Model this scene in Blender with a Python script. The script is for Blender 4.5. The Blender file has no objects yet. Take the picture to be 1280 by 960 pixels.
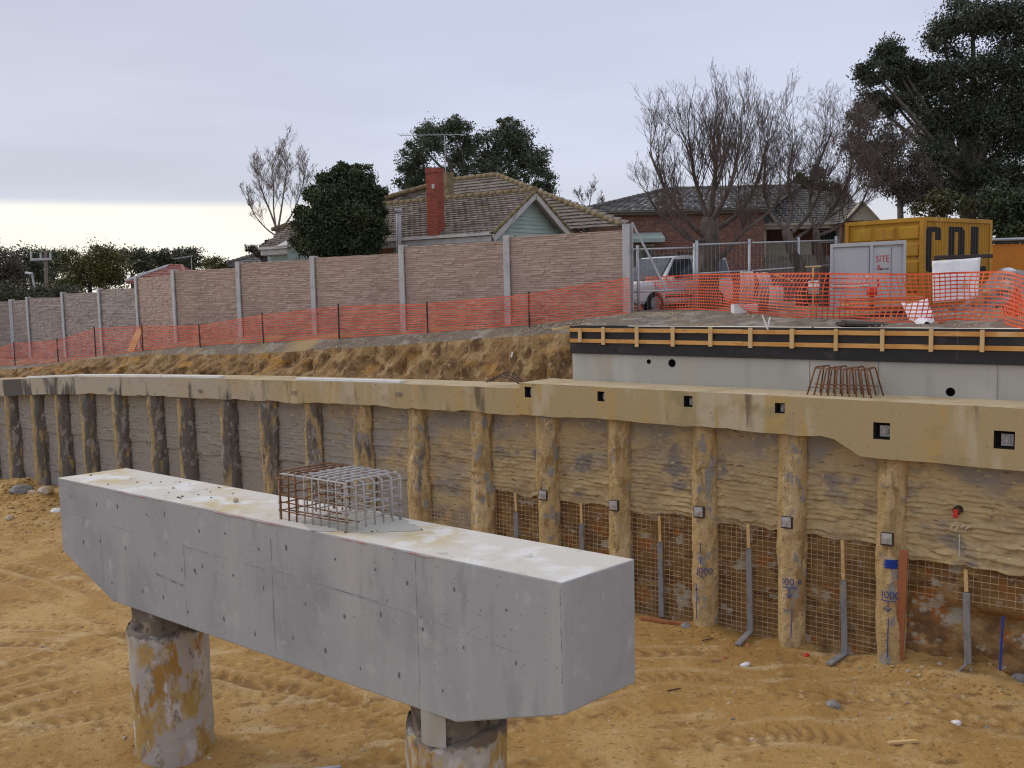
import bpy, bmesh, math, random
import numpy as np
from mathutils import Vector, Matrix
random.seed(7); RNG = np.random.default_rng(7)
SC = bpy.context.scene; COL = SC.collection
R_ = math.radians

# ------------------------------------------------------------------ camera
PITCH, ROLL, FPX, CAMZ = R_(5.561), R_(1.257), 1228.0, 8.0
_F = np.array([0, math.cos(PITCH), -math.sin(PITCH)]); _U0 = np.array([0, math.sin(PITCH), math.cos(PITCH)]); _R0 = np.array([1., 0, 0])
CR = math.cos(ROLL)*_R0 - math.sin(ROLL)*_U0; CU = math.cos(ROLL)*_U0 + math.sin(ROLL)*_R0; CF = _F
CAM = np.array([0, 0, CAMZ])
cd = bpy.data.cameras.new('camera'); cam = bpy.data.objects.new('camera', cd); COL.objects.link(cam)
m = Matrix(((CR[0], CU[0], -CF[0], 0), (CR[1], CU[1], -CF[1], 0), (CR[2], CU[2], -CF[2], CAMZ), (0, 0, 0, 1)))
cam.matrix_world = m
cd.sensor_width = 36; cd.lens = 36*FPX/1280; cd.clip_start = .1; cd.clip_end = 4000
SC.camera = cam
SC.render.engine = 'CYCLES'; SC.cycles.filter_width = 1.15

# ------------------------------------------------------------------ sky, sun, exposure
SC.view_settings.view_transform = 'Standard'; SC.view_settings.look = 'None'
SC.view_settings.exposure = 0.0; SC.view_settings.gamma = 1.0
SUN_EL, SUN_AZ = R_(33), R_(-62)          # azimuth from +Y towards +X (left of the view, beyond the wall)
W = bpy.data.worlds.new('World'); SC.world = W; W.use_nodes = True
nt = W.node_tree; nt.nodes.clear()
def N(t, kind, **kw):
    n = t.nodes.new(kind)
    for k, v in kw.items(): setattr(n, k, v)
    return n
def mathn(t, op, a, b=None, c=None, clamp=False):
    n = N(t, 'ShaderNodeMath', operation=op); n.use_clamp = clamp
    for i, x in enumerate((a, b, c)):
        if x is None: continue
        if isinstance(x, (int, float)): n.inputs[i].default_value = x
        else: t.links.new(x, n.inputs[i])
    return n.outputs[0]
def mixc(t, f, a, b, mode='MIX'):
    n = N(t, 'ShaderNodeMix', data_type='RGBA', blend_type=mode)
    for sock, x in ((n.inputs[0], f), (n.inputs[6], a), (n.inputs[7], b)):
        if isinstance(x, (int, float)): sock.default_value = x
        elif isinstance(x, (tuple, list)): sock.default_value = (*x[:3], 1)
        else: t.links.new(x, sock)
    return n.outputs[2]
def maprange(t, x, lo, hi, a=0., b=1., smooth=True):
    n = N(t, 'ShaderNodeMapRange'); n.interpolation_type = 'SMOOTHSTEP' if smooth else 'LINEAR'
    t.links.new(x, n.inputs[0])
    for i, v in zip((1, 2, 3, 4), (lo, hi, a, b)): n.inputs[i].default_value = v
    return n.outputs[0]
tc = N(nt, 'ShaderNodeTexCoord'); sep = N(nt, 'ShaderNodeSeparateXYZ'); nt.links.new(tc.outputs['Generated'], sep.inputs[0])
mp = N(nt, 'ShaderNodeMapping'); mp.inputs['Scale'].default_value = (1.6, 1.6, 9.0); nt.links.new(tc.outputs['Generated'], mp.inputs[0])
no = N(nt, 'ShaderNodeTexNoise'); no.inputs['Scale'].default_value = 1.5; no.inputs['Detail'].default_value = 4; no.inputs['Roughness'].default_value = .5
nt.links.new(mp.outputs[0], no.inputs[0])
el = mathn(nt, 'ADD', sep.outputs[2], mathn(nt, 'MULTIPLY', mathn(nt, 'SUBTRACT', no.outputs[0], .5), .03))
ramp = N(nt, 'ShaderNodeValToRGB'); nt.links.new(el, ramp.inputs[0])
cr = ramp.color_ramp; cr.elements[0].position = 0.0; cr.elements[0].color = (.84, .80, .74, 1)
cr.elements[1].position = 1.0; cr.elements[1].color = (.92, .95, 1.06, 1)
for p_, c_ in ((.04, (.78, .77, .79, 1)), (.085, (.68, .71, .82, 1)), (.16, (.67, .715, .87, 1)), (.26, (.64, .68, .85, 1)), (.40, (.68, .72, .88, 1))):
    e_ = cr.elements.new(p_); e_.color = c_
# the clear evening strip under the cloud edge, in the west (left)
west = N(nt, 'ShaderNodeVectorMath', operation='DOT_PRODUCT'); nt.links.new(tc.outputs['Generated'], west.inputs[0])
west.inputs[1].default_value = (math.sin(R_(-30)), math.cos(R_(-30)), 0)
wf_ = maprange(nt, west.outputs['Value'], .87, .985)
elw = mathn(nt, 'ADD', sep.outputs[2], mathn(nt, 'MULTIPLY', mathn(nt, 'SUBTRACT', no.outputs[0], .5), .012))
strip = maprange(nt, elw, .092, .080)
fac = mathn(nt, 'MULTIPLY', strip, wf_)
c1 = mixc(nt, mathn(nt, 'MULTIPLY', fac, .96), ramp.outputs[0], (1.16, 1.09, .95))
grey = maprange(nt, west.outputs['Value'], .86, 1.0, 0., .5)
up = maprange(nt, elw, .084, .11)
c1 = mixc(nt, mathn(nt, 'MULTIPLY', grey, up), c1, (.60, .60, .68))
cl = maprange(nt, no.outputs[0], .35, .7, .95, 1.05)
c1 = mixc(nt, 1.0, c1, cl, 'MULTIPLY')
sky = N(nt, 'ShaderNodeTexSky', sky_type='NISHITA'); sky.sun_disc = False; sky.sun_elevation = SUN_EL; sky.sun_rotation = SUN_AZ
sk = mixc(nt, 1.0, sky.outputs[0], (.1, .1, .1), 'MULTIPLY')
c1 = mixc(nt, .06, c1, sk)
bg = N(nt, 'ShaderNodeBackground'); nt.links.new(c1, bg.inputs[0]); bg.inputs[1].default_value = 1.0
wo = N(nt, 'ShaderNodeOutputWorld'); nt.links.new(bg.outputs[0], wo.inputs[0])
sl = bpy.data.lights.new('sun', 'SUN'); sl.energy = 1.25; sl.angle = R_(16); sl.color = (1, .95, .87)
so = bpy.data.objects.new('sun', sl); COL.objects.link(so)
sd = Vector((math.sin(SUN_AZ)*math.cos(SUN_EL), math.cos(SUN_AZ)*math.cos(SUN_EL), math.sin(SUN_EL)))
so.rotation_euler = sd.to_track_quat('Z', 'Y').to_euler(); so.location = (-20, 10, 40)

# ------------------------------------------------------------------ survey: photograph rays onto real planes
def ray(x, y): return CF + CR*(x-640)/FPX - CU*(y-480)/FPX
def onz(x, y, z): r = ray(x, y); return CAM + r*(z-CAMZ)/r[2]
def aty(x, y, Y): r = ray(x, y); return CAM + r*Y/r[1]
TH = R_(37.62); WP0 = np.array([7.72, 19.75, 0.]); WD = np.array([-math.cos(TH), math.sin(TH), 0]); WN = np.array([-math.sin(TH), -math.cos(TH), 0])
UPV = np.array([0, 0, 1.])
def wl(s, o, z): return WP0 + WD*s + WN*o + UPV*z                 # wall frame: s along, o towards the pit, z up
def onW(x, y, o):
    r = ray(x, y); t = ((WP0-CAM) @ WN + o)/(r @ WN); return CAM + r*t
def swz(P): q = np.asarray(P)-WP0; return q @ WD, q @ WN, P[2]

# ------------------------------------------------------------------ numpy noise
def _h(ix, iy, iz):
    n = (ix*374761393 + iy*668265263 + iz*1440662683) & 0xffffffff
    n = ((n ^ (n >> 13))*1274126177) & 0xffffffff
    return ((n ^ (n >> 16)) & 0xffff)/65535.0
def vn(x, y, z=0.):
    x, y, z = np.broadcast_arrays(np.asarray(x, float), np.asarray(y, float), np.asarray(z, float))
    xi, yi, zi = np.floor(x).astype(np.int64), np.floor(y).astype(np.int64), np.floor(z).astype(np.int64)
    fx, fy, fz = x-xi, y-yi, z-zi
    fx, fy, fz = [f*f*(3-2*f) for f in (fx, fy, fz)]
    def L(a, b, t): return a+(b-a)*t
    g = [[[_h(xi+a, yi+b, zi+c) for c in (0, 1)] for b in (0, 1)] for a in (0, 1)]
    return L(L(L(g[0][0][0], g[0][0][1], fz), L(g[0][1][0], g[0][1][1], fz), fy), L(L(g[1][0][0], g[1][0][1], fz), L(g[1][1][0], g[1][1][1], fz), fy), fx)*2-1
def fbm(x, y, z=0., o=4, g=.5):
    a, s, t = 1., 0., 0.
    for k in range(o):
        s = s + a*vn(np.asarray(x)*2**k+17*k, np.asarray(y)*2**k+31*k, np.asarray(z)*2**k+7*k); t += a; a *= g
    return s/t

# ------------------------------------------------------------------ object helpers
def tag(o, label=None, cat=None, group=None, kind=None):
    if label: o['label'] = label
    if cat: o['category'] = cat
    if group: o['group'] = group
    if kind: o['kind'] = kind
    return o
def thing(name, label, cat, loc=(0, 0, 0), rz=0, group=None):
    o = bpy.data.objects.new(name, None); o.empty_display_size = .3; COL.objects.link(o)
    o.location = loc; o.rotation_euler = (0, 0, rz); tag(o, label, cat, group); return o
def link(name, me, parent=None, loc=None):
    o = bpy.data.objects.new(name, me); COL.objects.link(o)
    if parent is not None: o.parent = parent
    if loc is not None: o.location = loc
    return o
def unit(v): v = np.asarray(v, float); return v/max(np.linalg.norm(v), 1e-9)
class MB:
    def __init__(s, org=(0, 0, 0)): s.v, s.f, s.mi, s.org = [], [], [], np.asarray(org, float)
    def add(s, vs, fs, mi=0):
        k = len(s.v); s.v.extend([tuple(np.asarray(v, float)-s.org) for v in vs]); s.f.extend([tuple(i+k for i in f) for f in fs]); s.mi.extend([mi]*len(fs))
    def obox(s, c, ax, ay, az, mi=0):                             # half-axis vectors
        c, ax, ay, az = [np.asarray(q, float) for q in (c, ax, ay, az)]
        vs = [c+i*ax+j*ay+k*az for i in (-1, 1) for j in (-1, 1) for k in (-1, 1)]
        fs = [(0, 1, 3, 2), (4, 6, 7, 5), (0, 4, 5, 1), (2, 3, 7, 6), (0, 2, 6, 4), (1, 5, 7, 3)]
        if np.dot(np.cross(ax, ay), az) < 0: fs = [f[::-1] for f in fs]
        s.add(vs, fs, mi)
    def box(s, x0, x1, y0, y1, z0, z1, mi=0): s.obox(((x0+x1)/2, (y0+y1)/2, (z0+z1)/2), ((x1-x0)/2, 0, 0), (0, (y1-y0)/2, 0), (0, 0, (z1-z0)/2), mi)
    def wbox(s, s0, s1, o0, o1, z0, z1, mi=0):                    # box in the wall frame
        s.obox(wl((s0+s1)/2, (o0+o1)/2, (z0+z1)/2), WD*(s1-s0)/2, WN*(o1-o0)/2, UPV*(z1-z0)/2, mi)
    def bar(s, a, b, w, h, up=UPV, mi=0):
        a, b = np.asarray(a, float), np.asarray(b, float); t = unit(b-a); sd_ = np.cross(t, up)
        if np.linalg.norm(sd_) < 1e-6: sd_ = np.cross(t, np.array([1., 0, 0]))
        sd_ = unit(sd_); u_ = np.cross(sd_, t); s.obox((a+b)/2, t*np.linalg.norm(b-a)/2, sd_*w/2, u_*h/2, mi)
    def tube(s, pts, r, n=6, cap=True, mi=0):
        P = np.asarray(pts, float); k = len(P); rr = np.broadcast_to(np.asarray(r, float), (k,))
        T = np.gradient(P, axis=0); T /= np.maximum(np.linalg.norm(T, axis=1, keepdims=True), 1e-9)
        ref = np.array([0, 0, 1.]) if abs(T[0][2]) < .9 else np.array([1., 0, 0])
        A = unit(np.cross(T[0], ref)); vs = []
        for i in range(k):
            A = unit(A-T[i]*np.dot(A, T[i])); B = np.cross(T[i], A)
            for j in range(n):
                q = 2*math.pi*j/n; vs.append(P[i]+rr[i]*(math.cos(q)*A+math.sin(q)*B))
        fs = [(i*n+j, i*n+(j+1) % n, (i+1)*n+(j+1) % n, (i+1)*n+j) for i in range(k-1) for j in range(n)]
        if cap: fs += [tuple(range(n-1, -1, -1)), tuple((k-1)*n+j for j in range(n))]
        s.add(vs, fs, mi)
    def grid(s, G, mi=0, flip=False):                             # G (a,b,3)
        a, b = G.shape[:2]
        fs = [(i*b+j, i*b+j+1, (i+1)*b+j+1, (i+1)*b+j) for i in range(a-1) for j in range(b-1)]
        if flip: fs = [f[::-1] for f in fs]
        s.add(G.reshape(-1, 3), fs, mi)
    def build(s, name, mats, parent=None, smooth=False, loc=None, bevel=0):
        me = bpy.data.meshes.new(name); me.from_pydata(s.v, [], s.f)
        for q in (mats if isinstance(mats, (list, tuple)) else [mats]): me.materials.append(q)
        if len(me.materials) > 1: me.polygons.foreach_set('material_index', s.mi)
        if smooth: me.polygons.foreach_set('use_smooth', [True]*len(me.polygons))
        me.update()
        if bevel:
            bm = bmesh.new(); bm.from_mesh(me)
            es = [e for e in bm.edges if len(e.link_faces) == 2 and e.calc_face_angle(0) > .5]
            bmesh.ops.bevel(bm, geom=es, offset=bevel, segments=2, affect='EDGES', profile=.6); bm.to_mesh(me); bm.free(); me.update()
        return link(name, me, parent, loc)
def npmesh(name, V, Q, mat, parent=None, smooth=False, kind=None):   # quads from numpy
    me = bpy.data.meshes.new(name); nv, nf = len(V), len(Q)
    me.vertices.add(nv); me.vertices.foreach_set('co', np.asarray(V, np.float32).ravel())
    k = Q.shape[1]; me.loops.add(nf*k); me.loops.foreach_set('vertex_index', np.asarray(Q, np.int32).ravel())
    me.polygons.add(nf); me.polygons.foreach_set('loop_start', np.arange(0, nf*k, k, dtype=np.int32)); me.polygons.foreach_set('loop_total', np.full(nf, k, np.int32))
    if smooth: me.polygons.foreach_set('use_smooth', np.ones(nf, bool))
    me.materials.append(mat); me.update(calc_edges=True); me.validate()
    o = link(name, me, parent)
    if kind: o['kind'] = kind
    return o
def gridquads(a, b):
    i = np.arange(a-1)[:, None]*b + np.arange(b-1)[None, :]; i = i.ravel()
    return np.stack([i, i+1, i+b+1, i+b], 1)
def copy_tree(o, parent=None):
    c = o.copy(); COL.objects.link(c)
    if parent is not None: c.parent = parent
    for ch in list(o.children): copy_tree(ch, c)
    return c

# ------------------------------------------------------------------ materials
def mat(name, base, layers=(), rough=.9, bump=None, bump2=None, metallic=0., spec=.3, space='world', wave=None):
    """layers: (colour, (sx,sy,sz), lo, hi[, detail[, (vx,vy,vz,offset,noise_gain)]])  mixed one over the other"""
    M = bpy.data.materials.new(name); M.use_nodes = True; t = M.node_tree; b = t.nodes['Principled BSDF']
    b.inputs['Roughness'].default_value = rough; b.inputs['Metallic'].default_value = metallic
    b.inputs['Specular IOR Level'].default_value = spec; b.inputs['Base Color'].default_value = (*base, 1)
    if space == 'object': vec = N(t, 'ShaderNodeTexCoord').outputs['Object']
    else: vec = N(t, 'ShaderNodeNewGeometry').outputs['Position']
    if space == 'wall':
        mpn = N(t, 'ShaderNodeMapping', vector_type='POINT'); t.links.new(vec, mpn.inputs[0])
        a = math.atan2(WD[1], WD[0]); mpn.inputs['Rotation'].default_value = (0, 0, -a)
        c_, s_ = math.cos(-a), math.sin(-a); mpn.inputs['Location'].default_value = (-(c_*WP0[0]-s_*WP0[1]), -(s_*WP0[0]+c_*WP0[1]), 0)
        vec = mpn.outputs[0]                                       # x = s, y = -o, z
    def noise(sc, det=4, rgh=.55):
        q = N(t, 'ShaderNodeMapping'); q.inputs['Scale'].default_value = sc; t.links.new(vec, q.inputs[0])
        n = N(t, 'ShaderNodeTexNoise'); n.inputs['Scale'].default_value = 1; n.inputs['Detail'].default_value = det; n.inputs['Roughness'].default_value = rgh
        t.links.new(q.outputs[0], n.inputs[0]); return n.outputs[0]
    col = None
    for L in layers:
        c, sc, lo, hi = L[:4]; det = L[4] if len(L) > 4 else 4
        f = noise(sc, det)
        if len(L) > 5:
            vx, vy, vz, off, gain = L[5]
            dt = N(t, 'ShaderNodeVectorMath', operation='DOT_PRODUCT'); t.links.new(vec, dt.inputs[0]); dt.inputs[1].default_value = (vx, vy, vz)
            f = mathn(t, 'ADD', mathn(t, 'ADD', dt.outputs['Value'], off), mathn(t, 'MULTIPLY', mathn(t, 'SUBTRACT', f, .5), gain))
        f = maprange(t, f, lo, hi)
        col = mixc(t, f, base if col is None else col, c)
    if col is not None: t.links.new(col, b.inputs['Base Color'])
    h = None
    for B in (bump, bump2):
        if not B: continue
        n = noise(B[1] if isinstance(B[1], tuple) else (B[1],)*3, 5, .6)
        bn = N(t, 'ShaderNodeBump'); bn.inputs['Strength'].default_value = B[0]; bn.inputs['Distance'].default_value = B[2] if len(B) > 2 else .02
        t.links.new(n, bn.inputs['Height'])
        if h is not None: t.links.new(h, bn.inputs['Normal'])
        h = bn.outputs[0]
    if h is not None: t.links.new(h, b.inputs['Normal'])
    return M
def noisy(name, c, v=.35, sc=3., rough=.85, bump=(.3, 20, .01), **k):
    d = tuple(x*(1-v) for x in c); l = tuple(min(1, x*(1+v*.6)) for x in c)
    return mat(name, c, [(d, (sc,)*3, .45, .72), (l, (sc*2.3,)*3, .55, .8)], rough, bump, **k)

M = {}
M['dirt'] = mat('ochre_clay', (.385, .222, .067), [((.465, .292, .105), (.35, .35, .35), .45, .62), ((.34, .19, .052), (.6, .22, .6), .48, .66),
    ((.50, .345, .17), (.5, 1.6, .5), .57, .71), ((.235, .13, .045), (1.6, 2.4, 2.4), .56, .70), ((.48, .34, .16), (5, 5, 5), .58, .72), ((.235, .12, .038), (11, 11, 11), .55, .70), ((.52, .42, .28), (22, 22, 22), .66, .76)], .95, (.8, 6, .05), (1.0, 26, .025))
def add_wear_shade(Mx):
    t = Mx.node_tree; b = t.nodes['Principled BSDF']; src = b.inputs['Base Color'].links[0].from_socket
    a = N(t, 'ShaderNodeAttribute'); a.attribute_name = 'wear_shade'
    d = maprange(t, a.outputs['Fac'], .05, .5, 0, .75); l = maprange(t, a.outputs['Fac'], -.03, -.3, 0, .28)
    c = mixc(t, d, src, (.215, .12, .042)); c = mixc(t, l, c, (.54, .40, .22)); t.links.new(c, b.inputs['Base Color'])  # packed soil tone plus painted relief: shade in ruts, light on crests
add_wear_shade(M['dirt'])
M['bank'] = mat('cut_bank_soil', (.265, .155, .06), [((.37, .245, .11), (1.6, 1.6, .7), .5, .62), ((.155, .085, .036), (2.6, 2.6, .8), .5, .62), ((.37, .195, .05), (.9, .9, 2), .54, .66), ((.34, .27, .18), (.8, .8, 1.2), .0, .25, 4, (.046, -.036, 1, -6.6, .5)), ((.13, .075, .035), (6, 6, 2.5), .58, .68), ((.45, .33, .18), (9, 9, 6), .6, .72)], .95, (1, 5, .1), (.6, 20, .03))
M['topsoil'] = mat('topsoil_gravel', (.165, .132, .098), [((.27, .235, .19), (1.3, 1.3, 1), .5, .63), ((.12, .09, .065), (3, 3, 3), .52, .68), ((.34, .30, .25), (12, 12, 12), .60, .70), ((.34, .24, .12), (.5, .5, .5), .52, .7)], .95, (.9, 8, .05), (.6, 30, .02))
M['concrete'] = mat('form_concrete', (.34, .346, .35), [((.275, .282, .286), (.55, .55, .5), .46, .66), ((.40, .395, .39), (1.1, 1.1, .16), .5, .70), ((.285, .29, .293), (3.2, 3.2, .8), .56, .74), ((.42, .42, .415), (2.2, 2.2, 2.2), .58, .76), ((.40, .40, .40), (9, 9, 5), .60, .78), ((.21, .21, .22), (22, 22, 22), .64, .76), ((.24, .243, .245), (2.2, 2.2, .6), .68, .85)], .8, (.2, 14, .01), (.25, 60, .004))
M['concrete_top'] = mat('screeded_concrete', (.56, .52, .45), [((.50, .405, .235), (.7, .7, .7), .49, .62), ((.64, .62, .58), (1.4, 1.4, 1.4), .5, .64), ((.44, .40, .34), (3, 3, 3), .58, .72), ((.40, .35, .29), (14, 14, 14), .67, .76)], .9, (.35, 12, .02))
M['pale_concrete'] = mat('pale_concrete', (.39, .375, .33), [((.46, .445, .395), (.8, .8, .4), .5, .7), ((.32, .31, .28), (1.5, 1.5, .3), .52, .72), ((.42, .36, .25), (1, 1, .3), .58, .72), ((.27, .26, .25), (16, 16, 16), .66, .78)], .85, (.15, 25, .01))
M['cap'] = mat('stained_cap_concrete', (.41, .315, .165), [((.48, .40, .265), (1.3, 1.3, .25), .5, .62), ((.44, .31, .125), (2.1, 2.1, .3), .52, .64), ((.30, .25, .13), (.9, .9, 1.0), .54, .70), ((.17, .13, .08), (2.2, 2.2, .5), .60, .72), ((.39, .345, .265), (.9, .9, .5), .25, .85, 4, (.045, 0, 0, -.35, 1.4)),
    ((.095, .088, .075), (2.0, 2.0, .55), .52, .72, 5, (.012, 0, -.10, .62, 1.4)), ((.15, .12, .08), (10, 10, 10), .63, .76)], .9, (.4, 9, .02), (.3, 40, .008), space='wall')
M['pile'] = mat('clay_stained_pile', (.50, .355, .17), [((.58, .43, .235), (1.8, 1.8, .9), .5, .60), ((.36, .235, .10), (2.6, 2.6, 1.3), .53, .63), ((.26, .235, .21), (2.4, 2.4, 1.4), .55, .62, 5, (0, 0, .06, -.16, 1)),
    ((.145, .132, .115), (2.6, 5, .7), .34, .62, 5, (.046, 0, .03, -.36, 1.7)), ((.37, .265, .12), (4.5, 4.5, 1.1), .58, .64), ((.40, .36, .31), (5, 5, 2.2), .63, .70), ((.26, .19, .10), (9, 9, 7), .60, .72), ((.30, .275, .24), (3.3, 3.3, 2.0), .56, .62)], .95, (1, 6, .06), (.8, 24, .02), space='wall')
def add_flank_tone(Mx):
    t = Mx.node_tree; b = t.nodes['Principled BSDF']; src = b.inputs['Base Color'].links[0].from_socket
    a = N(t, 'ShaderNodeAttribute'); a.attribute_name = 'clay'
    c = mixc(t, maprange(t, a.outputs['Fac'], .62, .95, 0, .85), src, (.44, .31, .13)); t.links.new(c, b.inputs['Base Color'])
add_flank_tone(M['pile'])
M['shot'] = mat('sprayed_concrete', (.46, .345, .185), [((.34, .255, .145), (1.2, 1.2, 2.6), .5, .64), ((.52, .39, .195), (1.1, 1.1, 1.8), .51, .61), ((.30, .27, .225), (.8, .8, 1.0), .25, .62, 5, (0, 0, .5, -1.72, 1.7)),
    ((.235, .205, .175), (1.1, 1.1, 1.5), .53, .66), ((.32, .292, .25), (.6, .6, .8), .3, .7, 5, (.055, 0, 0, -.25, 1.5)), ((.33, .305, .275), (.7, .7, .8), .6, .9, 4, (.02, 0, -.12, .35, 1.0)), ((.18, .13, .075), (3, 3, 16), .60, .70), ((.54, .43, .25), (7, 7, 12), .60, .70)], .95, (.8, (16, 16, 44), .02), (.7, 50, .010), space='wall')
M['soil'] = mat('exposed_soil', (.27, .155, .06), [((.40, .25, .10), (1.4, 1.4, 2.2), .5, .63), ((.18, .10, .045), (2.2, 2.2, 3.4), .5, .63), ((.36, .135, .03), (2, 2, 2), .57, .68), ((.45, .40, .31), (1.7, 1.7, 2.2), .60, .66), ((.36, .31, .23), (5, 5, 5), .60, .7)], .95, (1, 7, .08), (.6, 24, .03), space='wall')
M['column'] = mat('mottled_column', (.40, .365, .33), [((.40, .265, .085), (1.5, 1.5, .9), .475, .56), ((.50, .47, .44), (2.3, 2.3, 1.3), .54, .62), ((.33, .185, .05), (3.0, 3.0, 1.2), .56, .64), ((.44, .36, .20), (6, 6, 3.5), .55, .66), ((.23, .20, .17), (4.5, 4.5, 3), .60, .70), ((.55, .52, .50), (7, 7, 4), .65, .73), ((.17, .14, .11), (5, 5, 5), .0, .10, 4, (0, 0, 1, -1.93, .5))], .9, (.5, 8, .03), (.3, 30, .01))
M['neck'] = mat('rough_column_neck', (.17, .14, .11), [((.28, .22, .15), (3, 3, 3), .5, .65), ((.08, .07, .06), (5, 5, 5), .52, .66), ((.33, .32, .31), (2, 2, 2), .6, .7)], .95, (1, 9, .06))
M['post'] = noisy('galvanised_post', (.44, .44, .44), .2, 3, .6, (.15, 20, .01))
M['stone'] = mat('split_stone_panel', (.42, .32, .265), [((.37, .285, .235), (.5, .5, .5), .46, .64), ((.45, .35, .295), (2, 2, 14), .52, .66), ((.35, .27, .22), (4, 4, 20), .58, .72)], .95, (.3, (8, 8, 30), .01))
M['stone_grey'] = mat('split_stone_panel_grey', (.36, .305, .275), [((.27, .225, .2), (1, 1, 8), .48, .64), ((.40, .345, .31), (1.1, 1.1, 9), .52, .66)], .95, (.6, (8, 8, 30), .02))
M['net'] = mat('orange_plastic_net', (.78, .135, .055), [((.62, .075, .03), (1.2, 1.2, 1.2), .5, .65), ((.80, .22, .13), (.7, .7, .7), .55, .7)], .6, None)
M['rust'] = mat('rusty_steel', (.20, .095, .05), [((.12, .055, .03), (6, 6, 6), .5, .65), ((.30, .15, .075), (9, 9, 9), .55, .7)], .85, (.4, 40, .005))
M['slurry'] = mat('slurry_coated_steel', (.42, .40, .38), [((.28, .22, .18), (7, 7, 7), .55, .7), ((.52, .51, .49), (9, 9, 9), .55, .7)], .9, (.5, 40, .008))
M['wire'] = mat('dusty_wire', (.50, .38, .23), [((.28, .185, .10), (4, 4, 4), .5, .65)], .8, None)
M['picket'] = noisy('dark_picket_steel', (.06, .045, .04), .3, 5, .7)
M['timber'] = mat('formwork_timber', (.62, .33, .105), [((.54, .26, .07), (1.1, 1.1, 1.1), .5, .64), ((.64, .42, .20), (.8, .8, .8), .57, .72), ((.36, .18, .065), (3, 3, 22), .55, .72)], .75, (.2, (4, 4, 40), .006))
M['timber_pale'] = mat('pale_timber', (.60, .41, .19), [((.52, .32, .12), (2, 2, 2), .5, .66), ((.58, .44, .26), (2, 2, 8), .55, .7)], .8, (.2, (30, 30, 3), .006))
M['seam_pale'] = noisy('wall_joint', (.22, .21, .19), .25, 5)
M['ply'] = mat('black_formply', (.024, .023, .024), [((.05, .047, .045), (1.5, 1.5, 2), .55, .7), ((.13, .125, .12), (3, 3, 1.2), .67, .76)], .5, (.1, 12, .01))
M['white'] = noisy('white_paint', (.72, .72, .70), .15, 2, .6, (.1, 20, .006))
M['steel'] = noisy('galvanised_steel', (.42, .43, .44), .2, 4, .45, (.1, 30, .004), metallic=.4)
M['plate'] = noisy('anchor_steel', (.50, .49, .47), .35, 14, .5, (.3, 30, .006), metallic=.3)
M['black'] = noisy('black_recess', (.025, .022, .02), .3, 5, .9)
M['blue'] = mat('blue_marker_paint', (.015, .05, .30), [((.02, .035, .15), (12, 12, 12), .5, .65)], .7)
M['faded'] = noisy('faded_blue_paint', (.10, .12, .20), .3, 9)
M['drain'] = mat('grey_drain_strip', (.235, .225, .225), [((.18, .17, .165), (5, 5, 3), .5, .65), ((.31, .26, .19), (3, 3, 3), .58, .7)], .8, (.3, 30, .008))
M['redplank'] = mat('red_timber', (.36, .13, .055), [((.27, .09, .035), (3, 3, 1), .5, .65), ((.46, .25, .14), (5, 5, 2), .58, .7)], .8, (.3, (30, 30, 4), .006))
M['red'] = noisy('red_plastic', (.55, .04, .03), .3, 8, .5)
M['gtile'] = mat('mossy_roof_tile', (.215, .18, .15), [((.15, .122, .098), (2, 2, 2), .5, .65), ((.275, .235, .19), (3.5, 3.5, 3.5), .52, .68), ((.175, .165, .10), (1.1, 1.1, 1.1), .58, .7)], .95, (.5, 12, .02))
M['moss'] = mat('mossy_ridge', (.22, .16, .09), [((.15, .12, .05), (3, 3, 3), .5, .65), ((.30, .22, .14), (4, 4, 4), .55, .7)], .95, (.5, 12, .02))
M['dtile'] = mat('grey_roof_tile', (.135, .125, .115), [((.09, .083, .078), (2.5, 2.5, 2.5), .5, .65), ((.185, .172, .158), (4, 4, 4), .55, .7)], .9, (.4, 14, .02))
M['rtile'] = noisy('red_roof_tile', (.27, .105, .085), .25, 2)
M['green'] = mat('pale_green_weatherboard', (.37, .445, .405), [((.32, .39, .36), (1, 1, 3), .5, .68), ((.40, .50, .46), (2, 2, 5), .55, .7)], .7, (.15, 12, .006))
M['trim'] = noisy('off_white_trim', (.52, .49, .46), .2, 2, .7)
M['cream'] = noisy('cream_paint', (.52, .47, .36), .15, 2, .7)
M['glass'] = mat('dark_glass', (.03, .035, .04), [((.07, .08, .09), (2, 2, 2), .5, .7)], .12, None, spec=.6)
M['tyre'] = noisy('tyre_rubber', (.03, .03, .03), .2, 6, .85)
M['carwhite'] = mat('white_car_paint', (.68, .68, .68), [((.58, .57, .55), (2, 2, 3), .55, .75)], .3, None, spec=.5)
M['carsilver'] = mat('silver_car_paint', (.35, .36, .37), [((.28, .28, .28), (2, 2, 3), .55, .75)], .3, None, spec=.5)
M['yellow'] = mat('yellow_container_paint', (.42, .215, .018), [((.33, .155, .015), (.8, .8, .8), .5, .66), ((.58, .36, .06), (1.2, 1.2, .4), .54, .7), ((.22, .10, .03), (6, 6, 1.2), .60, .72), ((.50, .32, .09), (2, 2, .5), .60, .74)], .6, (.15, 10, .01))
M['letter'] = noisy('black_letter_paint', (.022, .02, .02), .3, 5, .6)
M['cabinet'] = mat('grey_cabinet_paint', (.46, .48, .49), [((.40, .42, .43), (.9, .9, .6), .5, .68), ((.34, .34, .33), (3, 3, 1), .62, .76)], .5, (.1, 10, .006))
M['sheet'] = mat('white_plastic_sheet', (.70, .69, .70), [((.58, .57, .58), (1.5, 1.5, 1.5), .5, .68), ((.45, .36, .24), (3, 3, 3), .64, .74)], .5, (.5, 4, .04))
M['coil'] = noisy('grey_poly_pipe', (.36, .35, .33), .25, 8, .6)
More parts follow.
